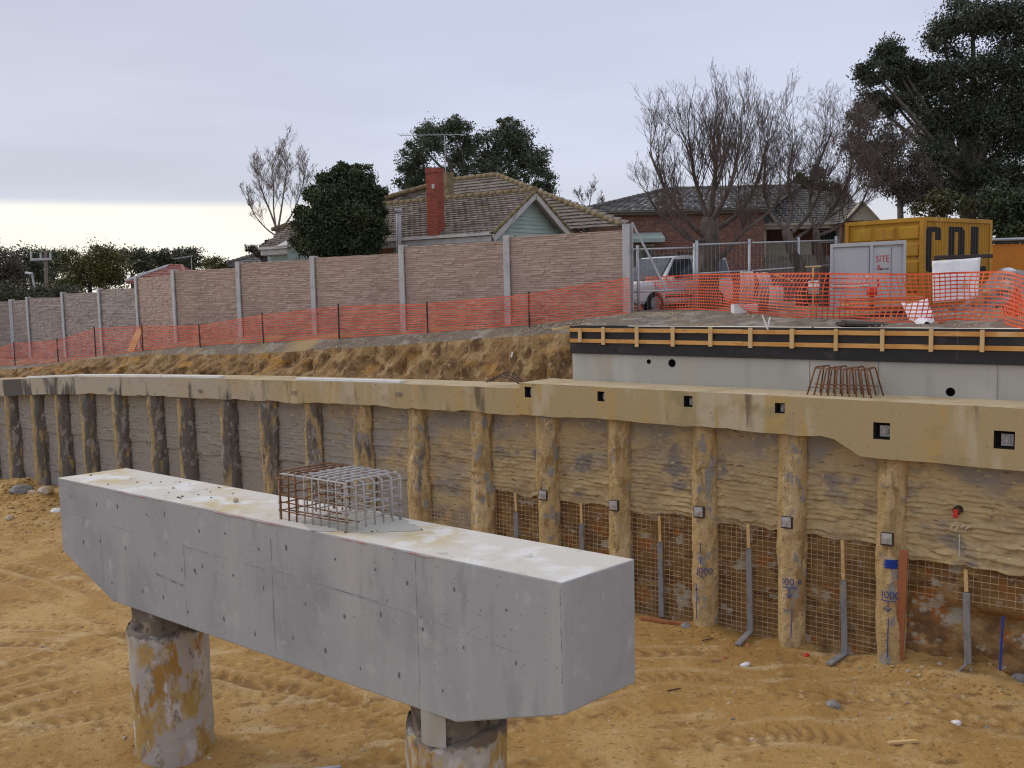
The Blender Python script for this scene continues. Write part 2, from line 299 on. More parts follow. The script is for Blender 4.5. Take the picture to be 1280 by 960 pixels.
M['rock'] = mat('clay_stone', (.42, .31, .18), [((.52, .46, .38), (2, 2, 2), .5, .64), ((.28, .18, .09), (5, 5, 5), .54, .7)], .95, (.8, 12, .03))
M['greyrock'] = mat('grey_rubble', (.24, .225, .21), [((.15, .14, .13), (3, 3, 3), .5, .65), ((.36, .35, .33), (4, 4, 4), .55, .7)], .95, (.8, 10, .04))
M['orange'] = noisy('orange_machine_paint', (.58, .20, .02), .2, 2, .55)
M['oldwood'] = noisy('weathered_timber', (.20, .175, .145), .3, 4, .9, (.4, (20, 20, 3), .01))
M['bark'] = mat('grey_bark', (.105, .085, .07), [((.06, .05, .042), (5, 5, 2), .5, .65), ((.16, .135, .11), (3, 3, 1), .56, .7)], .95, (.8, (14, 14, 4), .03))
M['twig'] = noisy('twig_bark', (.115, .088, .072), .3, 3, .9, None)
M['paletwig'] = noisy('pale_twig_bark', (.21, .17, .14), .3, 3, .9, None)
M['gumbark'] = noisy('gum_bark', (.10, .085, .07), .35, 2, .9, (.5, 8, .03))
def leafmat(name, a, b, c): return mat(name, a, [(b, (.8, .8, .8), .45, .60), (c, (1.7, 1.7, 1.7), .53, .66), (tuple(x*1.7 for x in b), (6, 6, 6), .55, .68), (tuple(x*.6 for x in a), (11, 11, 11), .57, .7)], .6, None, spec=.35)
M['leaf_bush'] = leafmat('dark_shrub_leaf', (.034, .050, .020), (.055, .072, .026), (.020, .030, .012))
M['leaf_gum'] = leafmat('gum_leaf', (.062, .078, .042), (.088, .105, .056), (.038, .05, .028))
M['leaf_big'] = leafmat('dark_gum_leaf', (.042, .052, .032), (.062, .072, .044), (.024, .03, .02))
M['leaf_olive'] = leafmat('olive_leaf', (.052, .055, .018), (.075, .070, .022), (.03, .035, .012))
M['leaf_far'] = leafmat('far_leaf', (.062, .070, .038), (.088, .09, .046), (.038, .044, .026))
M['leaf_far2'] = leafmat('far_olive_leaf', (.085, .088, .024), (.12, .112, .03), (.05, .056, .018))
M['leaf_brown'] = leafmat('feathery_brown_leaf', (.075, .062, .048), (.095, .08, .06), (.05, .042, .034))

def brickmat():
    Mx = bpy.data.materials.new('red_brick'); Mx.use_nodes = True; t = Mx.node_tree; b = t.nodes['Principled BSDF']; b.inputs['Roughness'].default_value = .92
    tcx = N(t, 'ShaderNodeTexCoord'); sp = N(t, 'ShaderNodeSeparateXYZ'); t.links.new(tcx.outputs['Object'], sp.inputs[0])
    cb = N(t, 'ShaderNodeCombineXYZ'); t.links.new(mathn(t, 'ADD', sp.outputs[0], sp.outputs[1]), cb.inputs[0]); t.links.new(sp.outputs[2], cb.inputs[1])
    br = N(t, 'ShaderNodeTexBrick'); t.links.new(cb.outputs[0], br.inputs[0]); br.inputs['Scale'].default_value = 1
    for k, v in (('Brick Width', .24), ('Row Height', .086), ('Mortar Size', .008), ('Bias', 0.)): br.inputs[k].default_value = v
    br.inputs['Color1'].default_value = (.235, .085, .055, 1); br.inputs['Color2'].default_value = (.13, .062, .048, 1); br.inputs['Mortar'].default_value = (.25, .2, .17, 1)
    n = N(t, 'ShaderNodeTexNoise'); n.inputs['Scale'].default_value = 5.5; t.links.new(cb.outputs[0], n.inputs[0])
    c = mixc(t, maprange(t, n.outputs[0], .52, .68), br.outputs[0], (.30, .16, .09)); t.links.new(c, b.inputs['Base Color'])
    bn = N(t, 'ShaderNodeBump'); bn.inputs['Strength'].default_value = .5; bn.inputs['Distance'].default_value = .008; t.links.new(br.outputs['Fac'], bn.inputs['Height']); bn.invert = True
    t.links.new(bn.outputs[0], b.inputs['Normal']); return Mx
M['brick'] = brickmat()
M['chimney'] = mat('red_chimney_brick', (.27, .07, .045), [((.18, .05, .035), (3, 3, 14), .5, .64), ((.33, .11, .07), (4, 4, 16), .55, .7)], .9, (.5, (6, 6, 26), .015))

# ================================================================== GROUND OF THE PIT
def interp(t, x): a = np.array(t, float); return np.interp(x, a[:, 0], a[:, 1])
def build_ground():
    def ax(lo, a, b, hi, st, k): return np.concatenate([np.linspace(lo, a, k, endpoint=False), np.arange(a, b, st), np.linspace(b, hi, k)])
    xs = ax(-90, -24, 13.5, 60, .075, 24); ys = ax(-30, 10, 44, 80, .075, 22)
    X, Y = np.meshgrid(xs, ys, indexing='ij')
    fine = ((X > -24.2) & (X < 13.6) & (Y > 9.8) & (Y < 44.2)).astype(float)
    Z = fbm(X*.22, Y*.22, 3.3, 3)*.10 + fbm(X*.9, Y*.9, 1.1, 4)*.040*fine + fbm(X*3.1, Y*3.1, 5.1, 4, .6)*.022*fine+fine*.03*np.clip(fbm(X*2.2, Y*2.2, 15, 3)-.25, 0, 1)*2
    WEAR_SHADE = np.zeros(X.shape)  # packed tracks, with groove shade and berm light put into the colour
    def track(px, wheels, depth, w, lug):
        P = np.array([onz(x, y, 0)[:2] for x, y in px]); k = len(P)
        t = np.linspace(0, k-1, 90); i = np.clip(t.astype(int), 0, k-2); f = t-i
        f = (t-i)[:, None]
        Pm = np.vstack([2*P[0]-P[1], P, 2*P[-1]-P[-2]])
        p0, p1, p2, p3 = Pm[i], Pm[i+1], Pm[i+2], Pm[i+3]
        C = .5*((2*p1)+(-p0+p2)*f+(2*p0-5*p1+4*p2-p3)*f**2+(-p0+3*p1-3*p2+p3)*f**3)
        D = np.gradient(C, axis=0); L = np.concatenate([[0], np.cumsum(np.linalg.norm(np.diff(C, axis=0), axis=1))]); D /= np.linalg.norm(D, axis=1, keepdims=True)
        best = np.full(X.shape, 1e9); al = np.zeros(X.shape); ds = np.zeros(X.shape)
        for c, d, l in zip(C, D, L):
            dx, dy = X-c[0], Y-c[1]; q = dx*dx+dy*dy; u = q < best
            best = np.where(u, q, best); al = np.where(u, l+dx*d[0]+dy*d[1], al); ds = np.where(u, dx*d[1]-dy*d[0], ds)
        near = np.sqrt(best) < 2.6; h = np.zeros(X.shape)
        for o_ in wheels:
            e = ds-o_+.12*vn(al*.35, o_*3.3, 2.)
            h += -depth*np.exp(-(e/w)**4)+depth*.55*np.exp(-((np.abs(e)-w*1.35)/(w*.35))**2)
            g_ = np.tanh(2.2*np.sin(al*2*math.pi/.33+np.abs(e)*10))*np.exp(-(e/w)**4)
            h += lug*g_
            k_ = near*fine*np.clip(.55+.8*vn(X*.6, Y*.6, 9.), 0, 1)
            WEAR_SHADE[...] += k_*(.45*np.exp(-(e/w)**4)*(.6-.55*g_)-.35*np.exp(-((np.abs(e)-w*1.35)/(w*.35))**2))
        return .62*h*near*fine*np.clip(.6+.5*vn(X*.6, Y*.6, 9.), 0, 1)
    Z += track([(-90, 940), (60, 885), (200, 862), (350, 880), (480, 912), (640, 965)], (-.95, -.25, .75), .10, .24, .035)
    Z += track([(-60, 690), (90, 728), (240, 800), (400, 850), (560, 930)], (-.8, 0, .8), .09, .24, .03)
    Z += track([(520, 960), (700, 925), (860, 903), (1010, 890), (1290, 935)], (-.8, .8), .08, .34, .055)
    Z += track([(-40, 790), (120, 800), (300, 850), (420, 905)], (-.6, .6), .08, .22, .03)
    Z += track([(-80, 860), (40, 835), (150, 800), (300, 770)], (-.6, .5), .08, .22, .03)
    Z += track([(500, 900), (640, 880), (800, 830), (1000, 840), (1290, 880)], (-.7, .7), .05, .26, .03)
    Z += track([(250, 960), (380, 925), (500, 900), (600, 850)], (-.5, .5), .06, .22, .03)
    def heap(px, py, r, h):
        nonlocal Z
        c = onz(px, py, 0); Z = Z + h*np.exp(-((X-c[0])**2+(Y-c[1])**2)/r**2)*(1+.5*fbm(X*1.7, Y*1.7, 8, 3))
    for a in ((40, 640, 1.6, .38), (15, 615, 1.6, .5), (62, 628, 1.0, .35), (110, 615, 1.2, .3), (955, 780, .55, .22), (1000, 800, .6, .18), (1130, 830, .8, .16), (1180, 835, 1.0, .22), (1260, 855, .9, .25), (880, 785, .5, .16), (660, 760, .6, .2), (1150, 905, .5, .1), (1015, 885, .8, .09)): heap(*a)
    c_ = onz(217, 958, 0); Z = Z-.38*np.exp(-((X-c_[0])**2+(Y-c_[1]-.4)**2)/2.6**2)
    V = np.stack([X, Y, Z], -1).reshape(-1, 3)
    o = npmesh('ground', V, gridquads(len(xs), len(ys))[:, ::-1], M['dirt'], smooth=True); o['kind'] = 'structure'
    at_ = o.data.attributes.new('wear_shade', 'FLOAT', 'POINT'); at_.data.foreach_set('value', np.clip(WEAR_SHADE, -1, 1).astype(np.float32).ravel())
    return xs, ys, Z
GX, GY, GZ = build_ground()
def gz(x, y):
    i = int(np.clip(np.searchsorted(GX, x), 1, len(GX)-1)); j = int(np.clip(np.searchsorted(GY, y), 1, len(GY)-1)); return float(max(GZ[i-1, j-1], GZ[i, j], GZ[i-1, j], GZ[i, j-1])*.5+min(GZ[i-1, j-1], GZ[i, j], GZ[i-1, j], GZ[i, j-1])*.5)

# ================================================================== HEIGHTS ALONG THE WALL
CAP_T = [(9.2, 5.44), (13.4, 5.38), (16.8, 5.31), (20.7, 5.23), (25.2, 5.11), (30.7, 4.94), (37.3, 4.56), (60, 3.4)]
CAP_H = .68
ZB = [(8.4, 6.98), (9.9, 6.92), (12.8, 6.72), (16.2, 6.48), (20, 6.24), (24.4, 5.96), (29.7, 5.72), (32.6, 5.5), (36, 5.25), (39.5, 4.85), (43.5, 4.57), (60, 4.1)]
ZW = [(-20, 7.2), (8.5, 7.27), (12.8, 6.9), (17.2, 6.7), (21.6, 6.54), (25.9, 6.38), (30.2, 6.1), (34, 5.6), (38, 5.2), (44, 4.9), (60, 4.5)]
def top_ground(s, o):
    ed = np.where(s < 8.45, -.92, -2.35)
    z0 = np.where(s < 8.45, 7.0, interp(ZB, s)); z1 = interp(ZW, s)
    k = np.clip((ed-o)/(ed+3.8), 0, 1)
    cut = np.where(s < 8.45, 0, .24*np.clip(1-(ed-o)/.62, 0, 1)*np.clip(1-(s-22)/14, .2, 1))
    return z0*(1-k)+z1*k-cut
def tgz(x, y):
    s, o, _ = swz((x, y, 0)); return float(top_ground(np.array(s), np.array(o)))
def build_upper():
    ss = np.concatenate([np.linspace(-260, -16, 20), np.arange(-15, 60, .25), np.linspace(61, 500, 24)]); 
    ks = np.concatenate([[0], np.arange(.15, 3.6, .15), np.arange(3.9, 9, .5), np.array([10, 12, 16, 22, 30, 45, 70, 110, 200, 500, 2500])])
    S, K = np.meshgrid(ss, ks, indexing='ij')
    ED = np.where(S < 8.45, -.92, -2.35)-np.where(S < 8.45, 0, .12*vn(S*.9, 4.4)+.07*vn(S*3, 1.))
    O = ED-K; Z = top_ground(S, O)+(fbm(S*.8, O*.8, 2, 4)*.07+fbm(S*3.5, O*3.5, 7, 2)*.03)*np.clip(K/.3, .15, 1)*(K < 9)
    Z += .10*np.exp(-((O+1.75)/.5)**2)*(S < 9)*(.6+.8*vn(S*.5, 3.3))
    P = WP0+S[..., None]*WD+O[..., None]*WN+Z[..., None]*UPV
    npmesh('upper_ground', P.reshape(-1, 3), gridquads(len(ss), len(ks)), M['topsoil'], smooth=True)['kind'] = 'structure'
    # cut face of the bank
    ss = np.arange(8.36, 60, .08); ts = np.linspace(0, 1, 26)
    S, T = np.meshgrid(ss, ts, indexing='ij')
    zc = interp(CAP_T, S)-.35
    ED = -2.35-(.12*vn(S*.9, 4.4)+.07*vn(S*3, 1.)); zt = top_ground(S, ED)
    prof = T**.9
    O = -1.25+(ED+1.25)*prof; Z = zc+(zt-zc)*T
    bump = np.sin(np.pi*np.clip(T*1.0, 0, 1))
    O += bump*(fbm(S*.7, T*1.6, 4, 4)*.42+fbm(S*3.2, T*2.5, 6, 4)*.32+fbm(S*9, T*6, 16, 2)*.07); Z += bump*fbm(S*1.6, T*3, 12, 3)*.13
    O[:, -1] -= .12; Z[:, -1] -= .02; O[:, -2] = ED[:, -1]+.03; Z[:, -2] = zt[:, -1]+.03
    P = WP0+S[..., None]*WD+O[..., None]*WN+Z[..., None]*UPV
    npmesh('earth_bank', P.reshape(-1, 3), gridquads(len(ss), len(ts)), M['bank'], smooth=True)['kind'] = 'structure'
build_upper()

# ================================================================== RETAINING WALL
rw = thing('retaining_wall', 'long retaining wall of clay stained round piles, sprayed concrete bays and concrete capping beam', 'retaining wall', tuple(WP0))
ORG = WP0
PILES = [-0.02, 2.1, 4.19, 6.47, 8.59, 10.79, 13.14, 15.35, 17.56, 19.7, 21.81, 24.25, 26.08, 28.49, 30.79, 32.77, 34.81, 37.05, 39.2, 41.4, 43.6, 45.8, 48]
def cap_bottom(s): return 4.79 if 1.25 < s <= 9.2 else (4.43 if s <= .5 else (4.43+(s-.5)/.75*.36 if s <= 1.25 else float(interp(CAP_T, s))-CAP_H))
def strokes(mb, s0, zc, segs, r=.315, w=.009):
    c = wl(s0, 0, 0); e = unit((CAM-c)*np.array([1, 1, 0])); t = np.cross(UPV, e)        # t = right as seen
    for sg in segs:
        pts = []
        sg = np.array(sg, float)
        for a, b in zip(sg[:-1], sg[1:]):
            for q in np.linspace(0, 1, max(2, int(np.hypot(*(b-a))/.04)+1))[:-1]: pts.append(a+(b-a)*q)
        pts.append(sg[-1]); out = []
        for u, z in pts: th_ = u/r; out.append(c+UPV*(zc+z)+(r+.03)*(math.cos(th_)*e+math.sin(th_)*t))
        mb.tube(out, w, 5)
def zero(x, y, w, h): return [(x+w/2*math.cos(q), y+h/2*math.sin(q)) for q in np.linspace(0, 2*math.pi, 11)]
pile_objs = []
for i, s0 in enumerate(PILES):
    zt = cap_bottom(s0)+.12; nz, na = 130, 46
    z = np.linspace(-.4, zt, nz)[:, None]; a = np.linspace(0, 2*math.pi, na, endpoint=False)[None, :]
    rough = .55+.45*vn(s0, 3.7)
    R0 = .305 if s0 < 10 else .345
    r = R0+.05*fbm(np.cos(a)*1.2+s0*9, np.sin(a)*1.2, z*.9, 3)*rough+.035*fbm(np.cos(a)*3+s0*5, np.sin(a)*3, z*3.0, 4)+.03*vn(z*.9, s0*7)+.014*fbm(np.cos(a)*7+s0, np.sin(a)*7, z*9, 3)
    chip = np.clip(fbm(np.cos(a)*2.2+s0*3, np.sin(a)*2.2, z*1.7, 4)-.12, 0, .2); r = r-chip*.20*np.clip((z-1.2)/.8, .15, 1)
    r = r-.035*np.clip((z-2.3)/.4, 0, 1)*(vn(np.cos(a)*1.1+s0, np.sin(a)*1.1, z*1.4) > .25)*(s0 < 24)
    if i == 12: r = r+.07*np.exp(-((z-zt+.45)/.22)**2)
    X = r*np.cos(a)+0*z; Y = r*np.sin(a)+0*z; V = np.stack([X, Y, z+0*X], -1).reshape(-1, 3)
    q = []
    ii, jj = np.meshgrid(np.arange(nz-1), np.arange(na), indexing='ij'); j2 = (jj+1) % na
    Q = np.stack([ii*na+jj, ii*na+j2, (ii+1)*na+j2, (ii+1)*na+jj], -1).reshape(-1, 4)
    p = npmesh('pile', V, Q, M['pile'], rw, False)
    vd = unit((wl(s0, 0, 0)-CAM)*np.array([1, 1, 0])); la = math.atan2(vd[0], -vd[1])       # flank seen at left, coloured yellower
    at_ = p.data.attributes.new('clay', 'FLOAT', 'POINT'); f_ = np.cos(a-la)+.55*fbm(np.cos(a)*2+s0, np.sin(a)*2, z*1.1, 3)+0*z; at_.data.foreach_set('value', f_.astype(np.float32).ravel())
    p.location = tuple(WD*s0); pile_objs.append(p)
    if i == 12: p['label'] = 'pile with a bulging concrete collar under the capping beam'
def pile_part(name, i, mb_fn, mat_, label=None):
    mb = MB(wl(PILES[i], 0, 0)); mb_fn(mb); o = mb.build(name, mat_, pile_objs[i])
    if label: o['label'] = label
    return o
def anchor(mb, c, e, sz):
    t = np.cross(UPV, e); mb.obox(c, t*sz, e*.022, UPV*sz*1.08)
    mb.tube([c+e*.02, c+e*.055], sz*.62, 8); mb.tube([c+e*.05, c+e*.12], sz*.28, 6)
for i, zc in ((0, 2.79), (1, 2.86), (2, 2.83), (3, 2.71), (4, 2.73)):
    c0 = wl(PILES[i], 0, zc); e = unit(WN*.9+unit((CAM-c0)*np.array([1, 1, 0]))*.3)
    pile_part('anchor_head', i, lambda mb: anchor(mb, c0+e*.335-np.cross(UPV, e)*.04, e, .10), M['plate'])
    pile_part('shadow_backing', i, lambda mb: mb.obox(c0+e*.305-np.cross(UPV, e)*.035-UPV*.012, np.cross(UPV, e)*.125, e*.03, UPV*.13), M['picket'])  # dark backing square added as a painted shadow gap round the anchor head
D4 = [[(-.17, .06), (-.17, -.09)], zero(-.09, -.01, .075, .14), zero(.01, -.01, .075, .14), zero(.11, -.01, .075, .14)]
AR = [[(-.2, -.13), (.08, -.14)], [(-.06, -.14), (-.06, -.36)], [(-.12, -.27), (-.06, -.37), (0, -.27)]]
def zpx(x, y): return float(onW(x, y, .3)[2])
pile_part('painted_mark', 0, lambda mb: strokes(mb, PILES[0], zpx(1108, 742), D4+AR+[[(-.05, -.5), (-.06, -1.32)]]), M['blue'], 'blue marker writing 1000 over a down arrow')
pile_part('painted_mark', 1, lambda mb: strokes(mb, PILES[1], zpx(979, 725), [[(x-.02, y) for x, y in l] for l in D4[:3]]+[zero(.15, -.01, .06, .08)]+AR+[[(0, -.62), (-.02, -1.26)]]), M['blue'], 'blue marker writing 1000 over a down arrow')
pile_part('painted_mark', 2, lambda mb: strokes(mb, PILES[2], zpx(872, 712), [[(x, y) for x, y in l] for l in D4]+[[(-.2, -.08), (-.02, -.17)], [(-.2, -.32), (-.21, -.5)], [(-.19, -.42), (-.2, -1.15)], [(-.11, .4), (-.1, .66)], [(-.1, .15), (-.1, .33)]]), M['blue'], 'blue marker writing 1000 and dashes')
pile_part('blue_patch', 0, lambda mb: [strokes(mb, PILES[0], zpx(1107, 704), [[(-.13+.02*vn(k*.9, 2), -.08+k*.02), (.10+.02*vn(k*.7, 5), -.085+k*.02+.015)]], w=.013) for k in range(9)], M['blue'])

def shot_panel(sa, sb, zlo, zhi, o0=.03, name='sprayed_concrete_panel'):
    left = sa > 10.7; dz = .018 if not left else .026; nz = int((zhi-zlo)/dz); ns = max(8, int((sb-sa)/(.04 if not left else .07)))
    S, Z = np.meshgrid(np.linspace(sa, sb, ns), np.linspace(zlo, zhi, nz), indexing='ij')
    u = (S-sa)/(sb-sa); O = o0-(.12 if left else .05)-.07*np.sin(np.pi*u)+.03*fbm(S*1.4, Z*1.2, 2, 3)
    pitch = .104; ph = (Z+.018*vn(S*.7+sa*5, Z*.35, 3)+.012*vn(S*3+sa, Z*2, 5)+.020*vn(S*8, Z*5, sa)+.013*vn(S*19, Z*11))/pitch; fr = ph-np.floor(ph); row = np.floor(ph)
    amp = np.clip((4.45-Z)/.7, .12, 1)*(.75+.45*vn(S*1.3, row*3.1)) if not left else (.55+.4*vn(S*.7, row*2.3))*np.clip((Z-2.3)*2, .2, 1)*np.clip((zhi+.1-Z)/.6, .2, 1)
    tooth = np.where(fr < .22, fr/.22, 1-(fr-.22)/.78*.75)
    brk = np.clip(.75+.9*vn(S*2.6+row*13.7, row*5.1+sa, 2)+.5*vn(S*8+row*3.1, row, 4), 0, 1.6)
    O = O+.056*amp*tooth*brk+.022*fbm(S*6, Z*8, 4, 4)+.018*fbm(S*16, Z*18, 9, 2)*np.clip(amp*1.2, .3, 1)
    if left:
        seam = 2.5+.05*vn(S*1.2, 7.)+.12*vn(sa*3.1, 1.)
        O = O+np.where(Z > seam, .05, 0)
    else:
        Z = Z.copy(); w = np.clip(1-(Z-zlo)/.35, 0, 1)
        Z -= w*(.06+.07*vn(S*1.7, 9)+.04*vn(S*5, 3)); O += .02*w
    G = WD*S[..., None]+WN*O[..., None]+UPV*Z[..., None]
    V = G.reshape(-1, 3); Q = gridquads(ns, nz)
    # returned lower lip
    base = len(V); lip = (WD*S[:, 0, None]+WN*(O[:, 0, None]-.17)+UPV*(Z[:, 0, None]+.03)); V = np.vstack([V, lip])
    i = np.arange(ns-1); Q = np.vstack([Q, np.stack([i*nz, (i+1)*nz, base+i+1, base+i], 1)])
    return npmesh(name, V, Q, M['shot'], rw, False)
for a, b in zip(PILES[:-1], PILES[1:]):
    zh = max(cap_bottom(a), cap_bottom(b))+.06
    shot_panel(a+.16, b-.16, 2.62 if b < 11 else -.2, zh)
shot_panel(-9, -.1, 2.47, 4.5, .10)

# capping beams with their anchor pockets
def front_with_holes(mb, s0, s1, zb, zt, o, holes):
    """front face along s with rectangular pockets / round holes: (s, z, w, h, depth, round)"""
    def P(s, z, oo=o): return WD*s+WN*oo+UPV*z
    def strip(a, b):
        n = max(1, int((b-a)/.25)); xs = np.linspace(a, b, n+1)
        for p, q in zip(xs[:-1], xs[1:]): mb.add([P(p, zb(p)), P(q, zb(q)), P(q, zt(q)), P(p, zt(p))], [(0, 1, 2, 3)])
    cur = s0
    for (s, z, w, h, dep, rnd) in sorted(holes):
        a, b = s-w/2, s+w/2; strip(cur, a); cur = b
        z0, z1 = z-h/2, z+h/2
        mb.add([P(a, zb(a)), P(b, zb(b)), P(b, z0), P(a, z0)], [(0, 1, 2, 3)]); mb.add([P(a, z1), P(b, z1), P(b, zt(b)), P(a, zt(a))], [(0, 1, 2, 3)])
        if rnd:
            n = 16; an = [2*math.pi*k/n for k in range(n)]; rr = min(w, h)/2*.92
            inn = [P(s+rr*math.cos(q), z+rr*math.sin(q)) for q in an]
            sc = [1/max(abs(math.cos(q)), abs(math.sin(q))) for q in an]
            out = [P(s+w/2*math.cos(q)*k, z+h/2*math.sin(q)*k) for q, k in zip(an, sc)]
            bk = [P(s+rr*math.cos(q), z+rr*math.sin(q), o-dep) for q in an]
            mb.add(inn+out, [(k, (k+1) % n, n+(k+1) % n, n+k) for k in range(n)])
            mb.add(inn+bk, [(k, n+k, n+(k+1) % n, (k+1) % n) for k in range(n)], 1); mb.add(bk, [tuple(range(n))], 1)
        else:
            j = lambda: random.uniform(-.02, .02)
            f = [P(a, z0), P(b, z0), P(b, z1), P(a, z1)]; k = [P(a+.02+j()*.5, z0+.02, o-dep), P(b-.02, z0+.02+j()*.5, o-dep), P(b-.02, z1-.02, o-dep), P(a+.02, z1-.02, o-dep)]
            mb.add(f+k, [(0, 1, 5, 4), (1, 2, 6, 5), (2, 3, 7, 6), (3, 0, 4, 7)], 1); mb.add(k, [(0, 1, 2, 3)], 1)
    strip(cur, s1)
def beam_body(mb, s0, s1, zb, zt, of, ob, top_mi=0):
    n = int((s1-s0)/.25)+1; xs = np.linspace(s0, s1, n+1)
    def P(s, z, o): return WD*s+WN*o+UPV*z
    for p, q in zip(xs[:-1], xs[1:]):
        mb.add([P(p, zt(p), of), P(q, zt(q), of), P(q, zt(q), ob), P(p, zt(p), ob)], [(0, 1, 2, 3)], top_mi)
        mb.add([P(p, zb(p), of), P(q, zb(q), of), P(q, zb(q), ob), P(p, zb(p), ob)], [(3, 2, 1, 0)])
        mb.add([P(p, zb(p), ob), P(q, zb(q), ob), P(q, zt(q), ob), P(p, zt(p), ob)], [(3, 2, 1, 0)])
    for s, fl in ((s0, 0), (s1, 1)):
        v = [P(s, zb(s), of), P(s, zt(s), of), P(s, zt(s), ob), P(s, zb(s), ob)]; mb.add(v, [(0, 1, 2, 3) if fl == 0 else (3, 2, 1, 0)])
M['cap_top'] = mat('cap_top_concrete', (.46, .37, .23), [((.38, .29, .16), (1.2, 1.2, 1.2), .5, .66), ((.52, .44, .31), (2, 2, 2), .54, .7), ((.30, .21, .11), (5, 5, 5), .6, .72)], .95, (.5, 14, .02))
rag = lambda s: .035*float(vn(s*1.1, 2.2))+.018*float(vn(s*4.7, 8.8))
def smooth01(t): t = min(1, max(0, t)); return t*t*(3-2*t)
zb_r = lambda s: 4.43+.36*smooth01((s-.42)/.95)+rag(s)*(1 if s > .6 else .4)+(.03*float(vn(s*6, 1.)) if .4 < s < 1.6 else 0)
zt_r = lambda s: 5.59+.006*float(vn(s*2, 1))
POCK = [(8.93, 5.36, .21, .27), (6.74, 5.36, .20, .24), (4.41, 5.36, .22, .25), (2.24, 5.33, .22, .22), (.11, 4.99, .33, .34), (-2.13, 4.98, .36, .34)]
mb = MB(); front_with_holes(mb, -13, 9.2, zb_r, zt_r, .4, [(*p, .26, False) for p in POCK]); beam_body(mb, -13, 9.2, zb_r, zt_r, .4, -1.0, 2)
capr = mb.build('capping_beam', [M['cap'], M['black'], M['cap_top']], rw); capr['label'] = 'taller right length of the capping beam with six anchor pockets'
for (s, z, w, h) in POCK:
    a = MB(); e = unit(WN*.8+unit((CAM-wl(s, 0, 0))*np.array([1, 1, 0]))*.25); k = .075 if w < .3 else .105
    anchor(a, WD*(s-.02)+WN*.20+UPV*(z-.02), e, k); a.build('anchor_head', M['plate'], capr)
for (a_, b_) in ((9.2, 27.9), (27.92, 60)):
    zt_l = lambda s: float(interp(CAP_T, s)); zb_l = lambda s: float(interp(CAP_T, s))-CAP_H+rag(s)*1.2
    mb = MB(); front_with_holes(mb, a_+.004, b_, zb_l, zt_l, .37, []); beam_body(mb, a_+.004, b_, zb_l, zt_l, .37, -1.0, 2)
    c = mb.build('capping_beam', [M['cap'], M['black'], M['cap_top']], rw)
# faint blue survey writing on the left cap
def cap_mark(px, py, segs, k):
    P = onW(px, py, .385); mb = MB(ORG)
    for sg in segs: mb.tube([P+(-WD)*u*k+UPV*z*k for u, z in sg], .006, 4)
    o = mb.build('painted_mark', M['faded'], rw); o['label'] = 'faint blue survey writing on the capping beam'
for px, py in ((137, 487), (250, 489), (367, 491), (498, 493)):
    cap_mark(px, py, [[(-.5, -.25), (-.4, .3)], [(-.3, .25), (-.1, .25), (-.3, -.3), (-.05, -.3)], zero(.2, 0, .25, .5), [(.5, -.3), (.55, .3), (.7, 0)]], .22 if px > 200 else .28)

# exposed soil behind the lower bays, and its steel mesh
def build_soil():
    S, Z = np.meshgrid(np.arange(-9, 10.9, .06), np.arange(-.3, 2.95, .06), indexing='ij')
    k = np.clip((-.4-S)/1.2, 0, 1)*np.clip((1.9-Z)/1.2, 0, 1)
    O = -.17+.05*fbm(S*1.6, Z*2.2, 1, 4)+.05*fbm(S*4, Z*6, 3, 3)*(1+k)+k*(-.10+.22*fbm(S*.9, Z*1.5, 5, 3))+np.clip(.25-Z, 0, 1)*.5
    O -= .28*np.exp(-((Z-1.35-.05*S)/.16)**2)*np.clip((-.35-S), 0, 1)
    P = WP0+S[..., None]*WD+O[..., None]*WN+Z[..., None]*UPV
    npmesh('soil_face', P.reshape(-1, 3), gridquads(*S.shape), M['soil'], smooth=True)['kind'] = 'structure'
build_soil()
def wire_mesh(sa, sb, z0, z1, pv, ph, o, t=.0046):
    mb = MB(); s = sa+pv/2
    while s < sb:
        w_ = .012*float(vn(s*5, 1.)); mb.obox(WD*s+WN*(o+w_)+UPV*(z0+z1)/2, WD*t*.7, WN*t*.7, UPV*(z1-z0)/2); s += pv
    z = z0+ph/2
    while z < z1:
        mb.obox(WD*(sa+sb)/2+WN*(o+.016)+UPV*(z+.015*float(vn(z*7, sa))), WD*(sb-sa)/2, WN*t, UPV*t+WD*0); z += ph
    return mb.build('wire_mesh', M['wire'], rw)
for a, b in zip(PILES[:5], PILES[1:6]): wire_mesh(a+.27, b-.27, .02, 2.75, .125, .115, -.035)
wire_mesh(-6, -.32, 1.62, 2.62, .15, .135, .0)
wire_mesh(PILES[5]+.25, PILES[6]-.25, .2, 2.0, .12, .12, .10)

# strip drains hanging in the bays, stakes and planks at the foot of the wall
def drain(px, ytop, ymid, ybot, foot, label, o=.03):
    a, m_, b = onW(px-1, ytop, o), onW(px, ymid, o), onW(px+2, ybot, o); b[2] = max(b[2], .05)
    root = thing('drain_strip', label, 'drain', tuple(b), group='drain strips hanging in the wall bays'); B = np.array(b)
    mb = MB(B); mb.bar(m_, b, .135, .05, WN); mb.build('strip', M['drain'], root, bevel=.012)
    mb = MB(B); mb.bar(a, m_+UPV*.02, .07, .02, WN); mb.build('fabric_tail', M['timber_pale'], root)
    if foot:
        f = onz(foot[0], foot[1], .05); mb = MB(B)
        mid = b+(f-b)*.35+UPV*.015
        for p, q in ((b+UPV*.02, mid), (mid, f)): mb.bar(p, q, .135, .05)
        mb.build('outlet', M['drain'], root, bevel=.012)
drain(727, 628, 655, 760, None, 'grey drain strip in the bay just left of the headstock end', .0)
drain(645, 616, 640, 740, None, 'short pale drain strip farthest left in the meshed bays', .0)
drain(825, 645, 678, 775, None, 'grey drain strip between headstock end and pile marked with dashes')
